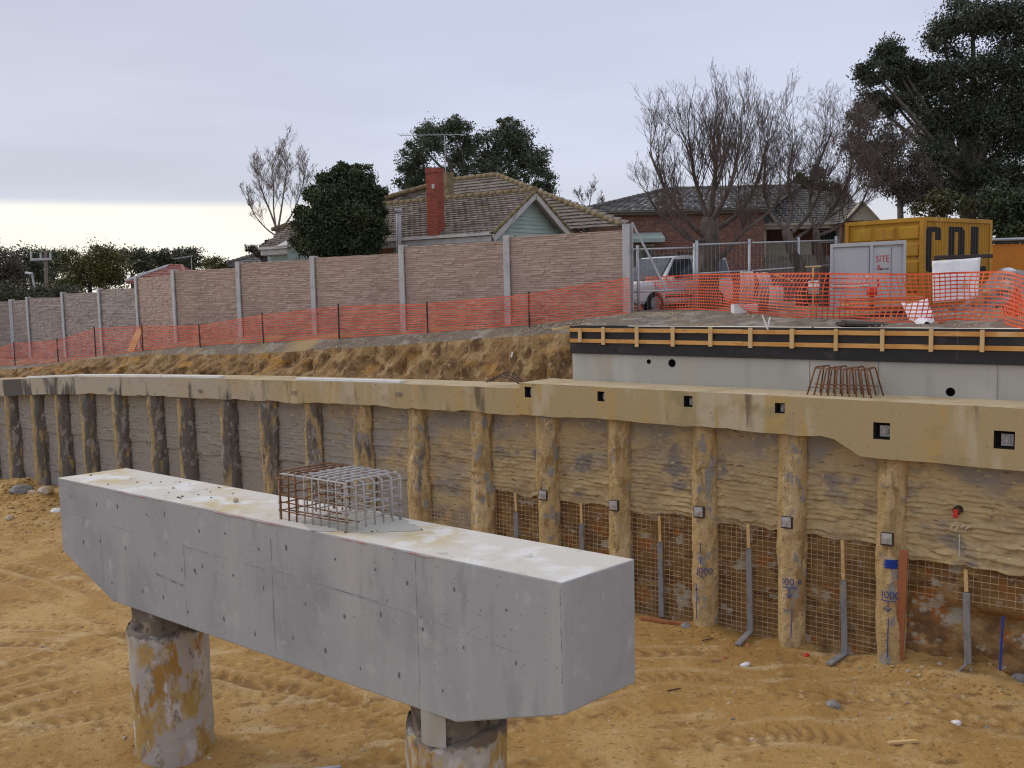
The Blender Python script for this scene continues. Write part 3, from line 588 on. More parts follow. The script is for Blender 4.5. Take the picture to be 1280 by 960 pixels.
drain(936, 655, 686, 790, (922, 806), 'grey drain strip with its foot turned left beside the middle marked pile')
drain(1054, 675, 726, 818, (1036, 830), 'grey drain strip left of the pile with the blue patch')
drain(1208, 712, 741, 830, (1188, 848), 'thick grey drain strip right of the red plank, on bare soil', .12)

def stick(name, label, cat, a, b, w, h, m_, group=None, up=UPV):
    a, b = np.array(a, float), np.array(b, float); c = (a+b)/2; mb = MB(c); mb.bar(a, b, w, h, up)
    o = mb.build(name, m_, None, loc=tuple(c), bevel=min(w, h)*.12); return tag(o, label, cat, group)
a = onW(1130, 688, .34); b = onz(1123, 836, .03); stick('plank', 'tall red timber plank leaning beside the pile with the blue patch', 'plank', b, a, .16, .05, M['redplank'], up=WN)
b = onW(1250, 838, .22); a = onW(1254, 770, .12); mb = MB(b); mb.tube([b, (a+b)/2+WN*.02, a], .022, 6); tag(mb.build('survey_rod', M['blue'], None, loc=tuple(b)), 'thin blue rod standing against the bare soil at far right', 'rod')
a = onz(800, 772, .05); b = onz(856, 781, .05); stick('plank', 'brown timber lying on the ground against the wall by the headstock end', 'plank', a, b, .1, .07, M['redplank'])
# red capped pipe in the right hand panel
P = onW(1197, 638, .14); mb = MB(P); mb.tube([P-WN*.1, P+WN*.05], .085, 12, False); root = tag(mb.build('pipe_stub', M['black'], None, loc=tuple(P)), 'dark pipe stub with red tag in the far right sprayed panel', 'pipe')
mb = MB(P); mb.obox(P+WN*.07-UPV*.05+WD*.02, WD*.045, WN*.012, UPV*.085); mb.build('red_tag', M['red'], root)
mb = MB(ORG); mb.tube([onW(1199, 668, .17), onW(1199, 696, .17)], .006, 4); [mb.tube([onW(x, 661+d, .17), onW(x+4, 657+d, .17)], .006, 4) for x, d in ((1187, 0), (1194, 1), (1201, -1), (1207, 1))]
mb.build('chalk_mark', M['white'], rw)['label'] = 'white chalk line and scribble on the right panel'

# ================================================================== ABUTMENT WALL AND ITS FORMWORK
ab = thing('abutment_wall', 'pale concrete abutment wall standing on the capping beam under the black formwork', 'concrete wall', tuple(WP0))
HO = []
for px, py, d in ((811, 452, .13), (840, 454, .22), (1188, 490, .20)):
    s, o, z = swz(onW(px, py, -.8)); HO.append((s, z, d, d, .3, True))
mb = MB(); zf = lambda s: 5.585; zg = lambda s: 6.32
front_with_holes(mb, -13, 8.36, zf, zg, -.8, HO); beam_body(mb, -13, 8.36, zf, zg, -.8, -1.15)
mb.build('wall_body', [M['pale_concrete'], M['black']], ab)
for px in (1012, 1098, 1247):
    s = swz(onW(px, 470, -.8))[0]; mb = MB(); mb.obox(WD*s+WN*-.798+UPV*5.95, WD*.006, WN*.004, UPV*.36); mb.build('joint', M['seam_pale'], ab)
fw = thing('formwork', 'black plywood formwork with orange timber rails and studs along the abutment wall top', 'formwork', tuple(WP0))
s = -13
while s < 8.3:
    e = min(s+2.4, 8.40); mb = MB(); mb.obox(WD*(s+e)/2+WN*-.765+UPV*6.645, WD*((e-s)/2-.003), WN*.012, UPV*.355); mb.build('panel', M['ply'], fw); s = e
zt_ = swz(onW(860, 414, -.7))[2]; zm_ = swz(onW(860, 428.5, -.7))[2]
for zc in (zt_, zm_):
    s = -13.0; k = 0
    while s < 8.36:
        e = min(s+(3.1 if k else 4.2), 8.38); mb = MB(); mb.obox(WD*(s+e)/2+WN*-.727+UPV*(zc+.008*float(vn(s, zc))), WD*((e-s)/2-.004), WN*.023, UPV*.048); mb.build('rail', M['timber'], fw, bevel=.005); s = e; k += 1
for k, px in enumerate((725, 754, 796, 841, 888, 938, 990, 1045, 1103, 1164, 1228, 1296, 1368)):
    s = swz(onW(px, 420, -.68))[0]; mb = MB(); hi = zt_+.075+.02*random.random(); lo = zm_-.075-.05*random.random()
    if k == 0: hi, lo = zt_+.05, zm_-.03
    mb.obox(WD*s+WN*-.678+UPV*(hi+lo)/2, WD*(.04 if px > 1000 else .046), WN*.025, UPV*(hi-lo)/2); mb.build('stud', M['timber_pale'], fw, bevel=.005)
# starter bars
C0 = onz(1050, 495, 5.59); root = thing('starter_bars', 'row of rusty bent starter bars standing before the abutment wall', 'reinforcing bars', tuple(C0))
s1 = swz(onz(1010, 493, 5.59))[0]; s2 = swz(onz(1090, 497, 5.59))[0]
for k in range(10):
    u = k/9-.5; s = s1+(s2-s1)*k/9; top = 5.59+.585+.02*math.sin(k*2.1); st = (s1+s2)/2+(s2-s1)*u*.80
    f, fk, t1, t2 = wl(s, -.10, 5.57), wl(s-.10, -.60, 5.57), wl(st+.01*math.sin(k*5), -.22, top), wl(st-.08, -.52, top+.01)
    mb = MB(C0); mb.tube([f, f+(t1-f)*.90, f+(t1-f)*.975+(t2-t1)*.03, t1+(t2-t1)*.12+UPV*.005, t2-(t2-t1)*.12, fk+(t2-fk)*.97, fk+(t2-fk)*.9, fk], .018, 6); mb.build('bar', M['rust'], root, True)
mb = MB(C0); mb.tube([wl((s1+s2)/2-(s2-s1)*.42, -.24, 5.59+.57), wl((s1+s2)/2+(s2-s1)*.42, -.24, 5.59+.56)], .014, 6); mb.build('tie_bar', M['rust'], root, True)
for z in (.16, .19): 
    mb = MB(C0); mb.tube([wl(s1, -.14-(z-.16)*14, 5.59+z), wl(s2, -.14-(z-.16)*14, 5.6+z)], .013, 6); mb.build('tie_bar', M['rust'], root, True)
# boards along the left capping beam
for n_, (xa, xb) in enumerate(((38, 104), (101, 206), (208, 280), (375, 505))):
    sa = swz(onW(xa, 471, .1))[0]; sb = swz(onW(xb, 474, .1))[0]; zA, zB_ = float(interp(CAP_T, sa)), float(interp(CAP_T, sb))
    lab = ('white board at the far left end of the capping beam', 'long white board lying second from the left on the capping beam', 'white board third from the left on the capping beam', 'white board lying on the capping beam above the rebar cage')[n_]
    stick('board', lab, 'board', wl(sa, .16, zA+.045), wl(sb, .16, zB_+.045), .24, .075, M['white'], 'white boards on the capping beam')
# cable loops on the beam end
C0 = onz(632, 479, 5.5); mb = MB(C0)
for k in range(3): mb.tube([C0+WD*(-.55+1.1*t)+WN*(.12*k-.1)+UPV*(.02+(.26-.05*k)*math.sin(math.pi*t)) for t in np.linspace(0, 1, 12)], .016, 5)
tag(mb.build('cable_loop', M['picket'], None, True, tuple(C0)), 'dark cable looped on the capping beam at the step', 'cable')
P = onW(639, 443, -1.75); stick('tag_strip', 'small white tag hanging on the earth bank', 'tag', P-UPV*.08, P+UPV*.07+WD*-.05, .05, .01, M['white'], up=WN)

# ================================================================== HEADSTOCK ON ITS TWO COLUMNS
HL, HR = np.array([-8.696, 18.479, 4.6]), np.array([.533, 11.095, 4.6]); HU = unit(HR-HL); HE = np.array([.955, .915, 0]); HLEN = float(np.linalg.norm(HR-HL))
hs = thing('headstock', 'long grey concrete headstock beam with sloped soffit ends on two stained columns', 'concrete beam', tuple(HL))
def hp(a, z, e=0.): return HU*a+HE*e+UPV*z                        # local to HL: a along, e 0..1 across, z <= 0
prof = [(0, 0), (HLEN, 0), (HLEN, -1.60), (HLEN-1.72, -2.15), (1.75, -2.10), (0.0, -1.42)]
bm = bmesh.new()
A = [bm.verts.new(hp(a, z, 0)) for a, z in prof]; B = [bm.verts.new(hp(a, z, 1)) for a, z in prof]
bm.faces.new(A[::-1]); bm.faces.new(B)
n_ = len(prof)
for i in range(n_):
    f = bm.faces.new((A[i], A[(i+1) % n_], B[(i+1) % n_], B[i])); f.material_index = 1 if i == 0 else 0
bmesh.ops.recalc_face_normals(bm, faces=bm.faces)
bmesh.ops.bevel(bm, geom=list(bm.edges), offset=.022, segments=2, affect='EDGES', profile=.5)
bmesh.ops.triangulate(bm, faces=[f for f in bm.faces if len(f.verts) > 4])
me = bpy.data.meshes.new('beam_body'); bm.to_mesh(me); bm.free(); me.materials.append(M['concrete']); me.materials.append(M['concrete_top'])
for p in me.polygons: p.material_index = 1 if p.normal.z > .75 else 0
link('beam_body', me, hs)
HN = unit(np.cross(HU, UPV)); HN = HN if HN[1] < 0 else -HN
def hz(a): return -1.9-.03*a/HLEN if 1.7 < a < HLEN-1.72 else -1.33
M['seam'] = noisy('form_seam_stain', (.245, .25, .252), .25, 5, .85); M['hole'] = noisy('tie_hole_mortar', (.15, .15, .155), .3, 9, .9); M['dark_seam'] = noisy('dark_form_seam', (.14, .135, .135), .3, 5, .85)
def face_tube(a0, z0, a1, z1, r, name='form_seam', m_='seam', parts=7):
    mb = MB(); P = []
    for q in np.linspace(0, 1, parts): a = a0+(a1-a0)*q; z = z0+(z1-z0)*q; P.append(hp(a, z)+HN*(.001)+HU*.012*float(vn(z*2, a*2))*(abs(z1-z0) > abs(a1-a0)))
    mb.tube(P, [r*max(.06, .30+1.1*float(vn(q*13, a0*3))) for q in np.linspace(0, 1, parts)], 4); return mb.build(name, M[m_], hs)
for a, zt0, zb0 in ((1.45, -.75, -1.9), (4.10, -.72, -2.1), (6.42, -.25, -2.1), (9.45, -.03, -2.11)): face_tube(a, zt0, a, zb0, .0065, parts=26)
for a0, z0, a1, z1, r in ((.1, -.62, 2.6, -.70, .006), (4.05, -.70, 4.75, -.74, .013), (4.75, -.74, 6.4, -.76, .0055), (6.45, -.72, 9.4, -.86, .005), (7.3, -.76, 8.7, -.80, .010), (9.5, -.86, 11.2, -1.0, .004)): face_tube(a0, z0, a1, z1, r, parts=14)
[face_tube(HLEN-.03, q0, HLEN-.03, q1, .012, parts=12) for q0, q1 in ((-.06, -.30), (-.34, -.85), (-.95, -1.2))]; face_tube(3.25, -1.33, 4.02, -1.40, .018, 'form_mark', 'dark_seam'); face_tube(4.38, -1.03, 4.42, -1.16, .022, 'form_mark', 'dark_seam')
mb = MB()
rr_ = random.Random(3)
def blob(a, z, w, h):
    c = hp(a, z)+HN*.0015; n = 9; an = rr_.random()*6
    mb.add([c+HU*w*math.cos(2*math.pi*k/n)*(.8+.3*rr_.random())+UPV*h*math.sin(2*math.pi*k/n)*(.8+.3*rr_.random()) for k in range(n)]+[c+HN*.0015], [(k, (k+1) % n, n) for k in range(n)])
for row, (z, off) in enumerate(((-.32, .55), (-1.06, .75), (-1.78, 1.1))):
    a = off
    while a < HLEN-.3:
        if not (row == 2 and (a < 1.6 or a > HLEN-1.9)): blob(a+rr_.uniform(-.16, .16), z+rr_.uniform(-.09, .09)-(.1 if row == 0 and a > 6 else 0), rr_.uniform(.014, .03), rr_.uniform(.022, .05))
        a += .80
for k in range(150):
    a = rr_.uniform(.1, HLEN-.1); z = rr_.uniform(-1.3, -.05); blob(a, z, rr_.uniform(.004, .011), rr_.uniform(.005, .014))
tag(mb.build('tie_holes', M['hole'], hs), kind='stuff')
M['redchalk'] = mat('red_chalk_paint', (.42, .20, .18), [((.40, .37, .36), (4, 4, 4), .45, .62)], .9)
for a0, a1 in ((.1, 3.0), (3.25, 3.55), (4.3, 6.9), (8.0, 8.7), (8.9, 10.1)): face_tube(a0, -.028, a1, -.028, .016, 'red_chalk_line', 'redchalk', 6)
for k in range(26):                                                 # crumbs of mortar lying on top
    a = rr_.choice([rr_.uniform(1.2, 4.2), rr_.uniform(.3, 11.5)]); e = rr_.uniform(.1, .9); c = HL+hp(a, .01, e); s_ = rr_.uniform(.012, .03) if k else .06
    if k == 0: c = HL+hp(4.75, .03, .42)
    bm = bmesh.new(); bmesh.ops.create_icosphere(bm, subdivisions=1, radius=s_)
    for v in bm.verts: v.co *= rr_.uniform(.65, 1.25); v.co.z *= .65
    me = bpy.data.meshes.new('mortar_lump'); bm.to_mesh(me); bm.free(); me.materials.append(M['rock'] if k % 3 == 0 else M['neck'])
    o = link('mortar_lump', me, None, tuple(c)); tag(o, 'brown mortar lump on the headstock top left of the rebar cage' if k == 0 else 'small mortar crumb scattered on the headstock top', 'mortar lump', 'mortar crumbs on the headstock')
# columns
AX0 = HL+HE*.5; 
def column(px, label, flat=False):
    r = ray(px, 900); best = min(np.linspace(0, HLEN, 600), key=lambda a: abs((AX0+HU*a)[0]/(AX0+HU*a)[1]-r[0]/r[1])); c = AX0+HU*best; c = np.array([c[0], c[1], 0])
    root = thing('bridge_column', label, 'column', tuple(c), group='columns under the headstock'); top = 4.6-2.11
    def shaft(z0, z1, R, amp, name, m_, nz=40, na=56, ragged=0):
        z = np.linspace(z0, z1, nz)[:, None]; a = np.linspace(0, 2*math.pi, na, endpoint=False)[None, :]
        q = R+amp*fbm(np.cos(a)*2+px, np.sin(a)*2, z*1.4, 4)+amp*.5*fbm(np.cos(a)*6, np.sin(a)*6+px, z*4, 3)
        Z = z+ragged*np.clip((z-z0)/(z1-z0)*3-2, 0, 1)*fbm(np.cos(a)*2.5+px, np.sin(a)*2.5, 1., 3)+0*a
        V = np.stack([q*np.cos(a), q*np.sin(a), Z], -1).reshape(-1, 3)
        V = np.vstack([V, [[0, 0, z1]]]); ii, jj = np.meshgrid(np.arange(nz-1), np.arange(na), indexing='ij'); j2 = (jj+1) % na
        Q = np.stack([ii*na+jj, ii*na+j2, (ii+1)*na+j2, (ii+1)*na+jj], -1).reshape(-1, 4)
        b = (nz-1)*na; J = np.arange(0, na, 2); Q = np.vstack([Q, np.stack([b+J, b+(J+1) % na, b+(J+2) % na, np.full(len(J), len(V)-1)], 1)])
        return npmesh(name, V, Q, M[m_], root, True)
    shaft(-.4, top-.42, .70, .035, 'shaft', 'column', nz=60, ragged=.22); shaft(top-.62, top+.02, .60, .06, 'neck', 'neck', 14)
    return root, c, top
column(217, 'mottled round column under the far left end of the headstock')
root, c, top = column(571, 'mottled round column under the near right end of the headstock, with pale patch on neck')
e = unit((CAM-c)*np.array([1, 1, 0])); t_ = np.cross(UPV, e); mb = MB(c)
G = []
for z in np.linspace(top-.50, top+.0, 6):
    G.append([c+(.655)*(math.cos(u)*e+math.sin(u)*t_)+UPV*z for u in np.linspace(-.80, -.22, 7)])
mb.grid(np.array(G)); mb.build('pale_patch', M['pale_concrete'], root, True)
# rebar cage on top
c0, c1, c2 = onz(352, 649, 4.6), onz(437, 662, 4.6), onz(500, 652, 4.6); a1_, a2_ = c1-c0, c2-c1
# straighten: along beam and across
al = HU*np.dot(a1_, HU); ac = unit(HE)*.95; al = al*1.06
CG = c0; root = thing('rebar_cage', 'rebar cage standing on the headstock, rusty on its left and slurry grey on its right', 'reinforcing cage', tuple(CG)); Hc = .73
def cage_bar(name, pts, r, gray): mb = MB(CG); mb.tube([CG+p for p in pts], r, 6); mb.build(name, M['slurry'] if gray else M['rust'], root, True)
na_, nc_ = 9, 7
def jit(): return np.array([rr_.uniform(-.012, .012), rr_.uniform(-.012, .012), rr_.uniform(-.012, .012)])
for i in range(na_):                                               # hoops across the beam
    p = al*i/(na_-1); b_ = ac; lean = HU*rr_.uniform(-.03, .03)
    cage_bar('hoop_bar', [p-UPV*.02, p+UPV*(Hc-.05)+lean, p+UPV*(Hc-.012)+ac*.012+lean, p+ac*.05+UPV*Hc+lean, p+ac*.95+UPV*(Hc+.01)+lean, p+ac*.988+UPV*(Hc-.012)+lean, p+ac+UPV*(Hc-.06)+lean, p+ac-UPV*.02], .014, i >= 3)
for j in range(nc_):                                               # hoops along the beam
    p = ac*j/(nc_-1)+UPV*-.03; lean = ac*rr_.uniform(-.02, .02)
    cage_bar('hoop_bar', [p-al*.02, p-al*.02+UPV*(Hc-.06)+lean, p-al*.01+UPV*(Hc-.015)+lean, p+al*.04+UPV*Hc+lean, p+al*.97+UPV*(Hc+.0)+lean, p+al*1.01+UPV*(Hc-.02)+lean, p+al*1.02+UPV*(Hc-.07)+lean, p+al*1.02-UPV*.02], .014, True)
for z in (.14, .26, .38, .50, .63):
    for q0, q1, g in ((np.zeros(3), al, False), (ac, ac+al, True), (al, al+ac, True), (np.zeros(3), ac, False), (al*.55, al*.55+ac, True)):
        cage_bar('tie_bar', [q0+UPV*z+jit()-unit(q1-q0)*.05, (q0+q1)/2+UPV*z+jit(), q1+UPV*z+jit()+unit(q1-q0)*.05], .0105, g)
for z, o_ in ((.1, .2), (.22, .5), (.33, .75)): cage_bar('tie_bar', [ac*o_+UPV*z-al*.03, ac*o_+UPV*(z+.02)+al*1.03], .012, o_ > .3)
# mortar spilled round the cage foot
mb = MB(CG); n = 26
pts = [CG+al*.75+ac*.55+(al*.62*math.cos(q)+ac*.66*math.sin(q))*(1+.16*math.sin(3*q+1)+.1*math.sin(7*q)) for q in np.linspace(0, 2*math.pi, n, endpoint=False)]
mb.add([p+UPV*.004 for p in pts]+[CG+(p-CG-al*.75-ac*.55)*.75+al*.75+ac*.55+UPV*.022 for p in pts]+[CG+al*.75+ac*.55+UPV*.03], [(i, (i+1) % n, n+(i+1) % n, n+i) for i in range(n)]+[(n+i, n+(i+1) % n, 2*n) for i in range(n)])
mb.build('mortar_spill', M['pale_concrete'], root, True)

# ================================================================== NOISE WALL
nw = thing('noise_wall', 'long noise wall of pinkish split stone panels between pale concrete posts', 'noise wall', tuple(aty(785, 390, 28)))
NO = np.array(aty(785, 390, 28)); YS0 = 28; kk = .09326
POST = []
for t, (px, a, b) in enumerate([(785, 280, 390), (636, 294, 405), (505, 306, 413), (394, 320, 417), (301, 327, 420), (220, 337, 426)]):
    Y = YS0*(1+kk*t); p = aty(px, (a+b)/2, Y); POST.append((p[0], Y, aty(px, a, Y)[2], aty(px, b, Y)[2]))
for px, a, b in ((174, 345, 438), (127, 360, 434), (81, 365, 430), (37, 371, 427)):
    r = ray(px, (a+b)/2); u = r[0]/r[1]; x0, y0 = POST[-1][:2]
    A_ = 1+u*u; B_ = -2*(x0*u+y0); C_ = x0*x0+y0*y0-4.33**2; Y = (-B_+math.sqrt(max(0, B_*B_-4*A_*C_)))/(2*A_); POST.append((u*Y, Y, aty(px, a, Y)[2], aty(px, b, Y)[2]))
r = ray(16, 400); dx, dy = POST[-1][0]-POST[-2][0], POST[-1][1]-POST[-2][1]; x0, y0 = POST[-1][:2]; u = r[0]/r[1]; t = (u*y0-x0)/(dx-u*dy)
POST.append((x0+dx*t, y0+dy*t, aty(16, 374, y0+dy*t)[2], aty(16, 426, y0+dy*t)[2])); x0, y0, zt0, zb0 = POST[-1]; POST.append((x0-4.3, y0+.4, zt0-.05, zb0)); POST.append((x0-8.6, y0+.8, zt0-.3, zb0-.2))
for i, (x, y, zt, zb) in enumerate(POST):
    zb = min(zb, tgz(x, y))-.35; mb = MB(NO); q = POST[min(i+1, len(POST)-1)]; p = POST[max(i-1, 0)]; d = unit(np.array([q[0]-p[0], q[1]-p[1], 0])); n = np.cross(d, UPV); n = n if n[1] < 0 else -n
    c = np.array([x, y, 0])+n*.02
    for off in (-.085, .085): mb.obox(c+n*off*.0+n*(.07 if off > 0 else -.11)+UPV*(zt+zb)/2, d*.115, n*.022, UPV*(zt-zb)/2)   # flanges of an H section
    mb.obox(c+n*-.02+UPV*(zt+zb)/2, d*.05, n*.065, UPV*(zt-zb)/2)
    mb.build('post', M['post'], nw)
for i, (p, q) in enumerate(zip(POST[:-1], POST[1:])):
    a, b = np.array([p[0], p[1], 0]), np.array([q[0], q[1], 0]); d = unit(b-a); n = np.cross(d, UPV); n = n if n[1] < 0 else -n; L = np.linalg.norm(b-a)
    zt = q[2]-.06; zb = min(p[3], q[3], tgz(*((a+b)/2)[:2]))-.3
    if i == 4: zt = q[2]-.05
    mb = MB(NO); mb.obox((a+b)/2-n*.04+UPV*(zt+zb)/2, d*(L/2-.06), n*.045, UPV*((zt-zb)/2-.02)); pn = mb.build('panel', M['stone'], nw)
    mb = MB(NO); z = zb; r = random.Random(i); h0 = .068 if i < 6 else .078
    while z < zt-.02:
        h = min(h0*r.uniform(.75, 1.25), zt-z); u = .09
        while u < L-.09:
            w = min(r.uniform(.12, .5), L-.09-u)
            if w < .05: break
            dep = .012+.026*r.random(); c = a+d*(u+w/2)+n*(.005+dep/2)+UPV*(z+h/2)
            tl = r.uniform(-.005, .009); vs = [c+d*i_*(w/2-.001)+n*(j_*dep/2+(tl*k_ if j_ > 0 else 0))+UPV*k_*(h/2-.0045) for i_ in (-1, 1) for j_ in (-1, 1) for k_ in (-1, 1)]
            f_ = [(0, 1, 3, 2), (4, 6, 7, 5), (0, 4, 5, 1), (2, 3, 7, 6), (0, 2, 6, 4), (1, 5, 7, 3)]
            if np.dot(np.cross(d, n), UPV) < 0: f_ = [x[::-1] for x in f_]
            mb.add(vs, f_); u += w
        z += h
    tag(mb.build('stone_facing', M['stone'] if i < 6 else M['stone_grey'], pn), kind='stuff')
# concrete plinths and spill boards at the wall foot
def gpt(px, py, o): P = onW(px, py, o); return P

# ================================================================== ORANGE BARRIER NETS
def net_fence(name, label, cells, P, H, pickets, seed, hh=.021, vw=.014, pitch=.095, hp_=.082, slump=0.):
    """P: base polyline (world), H: net height at each vertex"""
    P = np.array(P); H = np.array(H); L = np.concatenate([[0], np.cumsum(np.linalg.norm(np.diff(P, axis=0), axis=1))])
    org = P[0]; root = thing(name, label, 'barrier fence', tuple(org))
    n = int(L[-1]/pitch); t = np.linspace(0, L[-1], n); B = np.stack([np.interp(t, L, P[:, k]) for k in range(3)], 1); Hh = np.interp(t, L, H)
    D = np.gradient(B, axis=0); D[:, 2] = 0; D /= np.maximum(np.linalg.norm(D, axis=1, keepdims=True), 1e-9); Nn = np.stack([D[:, 1], -D[:, 0], 0*D[:, 0]], 1)
    near = np.min(np.abs(t[:, None]-np.interp(pickets, [0, 1], [0, 1])[None, :]), axis=1) if len(pickets) else np.full(n, 2.)
    m = cells; V, Q = [], []
    def pos(i, v):                                                  # v 0..1 up
        h = Hh[i]*(1-.05*min(near[i], 1.5)/1.5)
        sway = .13*float(vn(t[i]*.55, v*1.3+seed, 3.))*(.35+v*.4)+.05*float(vn(t[i]*2.1, v*3+seed, 5.))
        fold = slump*max(0., float(vn(t[i]*.5, seed, 8.)))*(1-v)*v*3
        return B[i]+UPV*(.02+h*v-fold*.25)+Nn[i]*(sway+fold)+D[i]*(.10*float(vn(t[i]*.7, v*2, seed+2)))
    G = np.array([[pos(i, j/m) for j in range(m+1)] for i in range(n)])
    def ribbon(a, b, wdir, w):
        k = len(V); V.extend([a-wdir*w/2, b-wdir*w/2, b+wdir*w/2, a+wdir*w/2]); Q.append((k, k+1, k+2, k+3))
    for i in range(n-1):
        for j in range(m+1): ribbon(G[i, j]-org, G[i+1, j]-org, UPV, hh if 0 < j < m else hh*1.5)
    for i in range(n):
        dd = D[i]
        for j in range(m): ribbon(G[i, j]-org, G[i, j+1]-org, dd, vw)
    npmesh('netting', np.array(V), np.array(Q), M['net'], root)
    return root, org
LF = [(-30, 468, 449), (20, 455, 428), (74, 448, 424), (121, 443, 409), (180, 440, 406), (252, 438, 406), (331, 429, 392), (425, 419, 381), (536, 413, 378), (663, 405, 366), (745, 395, 352), (786, 389, 345)]
Pb, Hb, pk = [], [], []
for px, pb, pt in LF:
    o = -2.95 if px < 700 else -3.3
    b = onW(px, pb, o); b = np.array([b[0], b[1], tgz(b[0], b[1])+.02]); tp = onW(px, pt, o); Pb.append(b); Hb.append(max(.55, min(1.35, tp[2]-b[2]-.03)))
Lc = np.concatenate([[0], np.cumsum(np.linalg.norm(np.diff(np.array(Pb), axis=0), axis=1))])
r1, o1 = net_fence('barrier_fence', 'long orange net fence on dark pickets along the foot of the noise wall', 12, Pb, Hb, np.array([Lc[i] for i in range(2, 10)]), 1.)
for i in range(1, 10):
    px, pb, pt = LF[i]; b = Pb[i]; mb = MB(o1); mb.bar(b-UPV*.35+WN*.05, b+UPV*(Hb[i]+.06)+WN*.05+WD*random.uniform(-.05, .05), .045, .03, WD); mb.build('picket', M['picket'], r1)
RF = [(791, 390, 343), (812, 393, 346), (870, 394, 342), (940, 397, 341), (1016, 400, 340), (1060, 400, 341), (1110, 401, 341), (1160, 401, 341), (1200, 400, 339), (1250, 401, 338), (1283, 405, 345), (1330, 408, 350)]
Pb, Hb = [], []
for px, pb, pt in RF:
    b = onz(px, pb, 7.12); b = np.array([b[0], b[1], tgz(b[0], b[1])+.02]); d_ = np.hypot(b[0], b[1]); r = ray(px, pt); tz = 8+r[2]/np.hypot(r[0], r[1])*d_; Pb.append(b); Hb.append(max(.7, min(1.4, tz-b[2])))
Lc = np.concatenate([[0], np.cumsum(np.linalg.norm(np.diff(np.array(Pb), axis=0), axis=1))])
r2, o2 = net_fence('barrier_fence', 'orange net fence before the white car, cabinet and yellow container', 12, Pb, Hb, np.array([Lc[1], Lc[4], Lc[8]]), 4., .027, .024, .13, .085, .6)
b = Pb[1]; mb = MB(o2); mb.bar(b-UPV*.2, b+UPV*1.02-np.array([.22, 0, 0]), .06, .04); mb.build('stake', M['redplank'], r2)
b = Pb[4]; mb = MB(o2); mb.bar(b-UPV*.3, b+UPV*1.22, .03, .03); mb.bar(b+UPV*1.24-np.array([.18, 0, 0]), b+UPV*1.24+np.array([.18, 0, 0]), .035, .03); mb.build('stake', M['timber_pale'], r2)
# slumped end of the net at far right
q = onz(1268, 402, 7.05); mb = MB(q); rr2 = random.Random(5)
for k in range(46):
    a = q+np.array([rr2.uniform(-.35, .55), rr2.uniform(-.3, .3), 0]); h = rr2.uniform(.25, 1.0)*(1-abs(a[0]-q[0]-.05)*1.3); top = q+np.array([.0+rr2.uniform(-.15, .1), 0, max(.15, h)])
    mid = (a+top)/2+np.array([rr2.uniform(-.12, .12), rr2.uniform(-.1, .1), 0]); mb.bar(a, mid, .025, .006, np.array([0, 1., 0])); mb.bar(mid, top, .025, .006, np.array([0, 1., 0]))
tag(mb.build('net_bundle', M['net'], None, loc=tuple(q)), 'bunched orange netting slumped in a heap at the right edge', 'netting')
# loose boards lying by the left net
def on_up(px, py):
    z = 6.8
    for _ in range(12): P = onz(px, py, z); z = .5*z+.5*tgz(P[0], P[1])
    return np.array([P[0], P[1], tgz(P[0], P[1])])
a = on_up(163, 440); b = aty(175, 412, a[1]+1.0); stick('board', 'pale board leaning behind the orange net at far left', 'board', a, b, .3, .06, M['timber_pale'])
a = on_up(100, 436); mb = MB(a); mb.obox(a+UPV*.15, np.array([.28, .1, 0]), np.array([-.1, .25, .0]), np.array([.05, 0, .24])); tag(mb.build('concrete_block', M['white'], None, loc=tuple(a), bevel=.02), 'pale block behind the orange net far left', 'block')

# ================================================================== HOUSES
def tiles(name, A, B, C, D, rows, mat_, parent, org, tile=.30, lift=.055, seed=0):
    """roof slope A (eave left) B (eave right) C (ridge right) D (ridge left): rows of lapped tiles, joined"""
    A, B, C, D = [np.asarray(x, float) for x in (A, B, C, D)]; r = random.Random(seed); mb = MB(org)
    n = unit(np.cross(B-A, (D+C)/2-(A+B)/2)); n = n if n[2] > 0 else -n
    for k in range(rows):
        a0, a1 = k/rows, (k+1)/rows; l0, r0, l1, r1 = A+(D-A)*a0, B+(C-B)*a0, A+(D-A)*a1, B+(C-B)*a1
        w = np.linalg.norm(r0-l0); m_ = max(1, int(w/tile)); sh = .5 if k % 2 else 0
        for i in range(m_+1):
            u0, u1 = max(0, (i-sh)/m_), min(1, (i+1-sh)/m_)
            if u1 <= u0: continue
            h = lift*r.uniform(.7, 1.25); j = n*h
            p0, p1, q1, q0 = l0+(r0-l0)*u0, l0+(r0-l0)*u1, l1+(r1-l1)*u1, l1+(r1-l1)*u0
            g = .985; p1 = p0+(p1-p0)*g; q1 = q0+(q1-q0)*g
            mb.add([p0, p1, p1+j, p0+j, q1+n*.004, q0+n*.004, (p0+p1)/2+j*1.35, (q0+q1)/2+n*.012], [(0, 1, 2, 6, 3), (3, 6, 7, 5), (6, 2, 4, 7)])
    o = mb.build(name, mat_, parent); tag(o, kind='stuff'); return o
def ridge_line(name, a, b, mat_, parent, org, r=.10, step=.38):
    mb = MB(org); a, b = np.asarray(a, float), np.asarray(b, float); L = np.linalg.norm(b-a); n = max(1, int(L/step)); d = (b-a)/n
    for i in range(n): mb.tube([a+d*i+UPV*.02*random.random(), a+d*(i+1.06)], [r*1.1, r*.92], 8)
    return mb.build(name, mat_, parent, True)
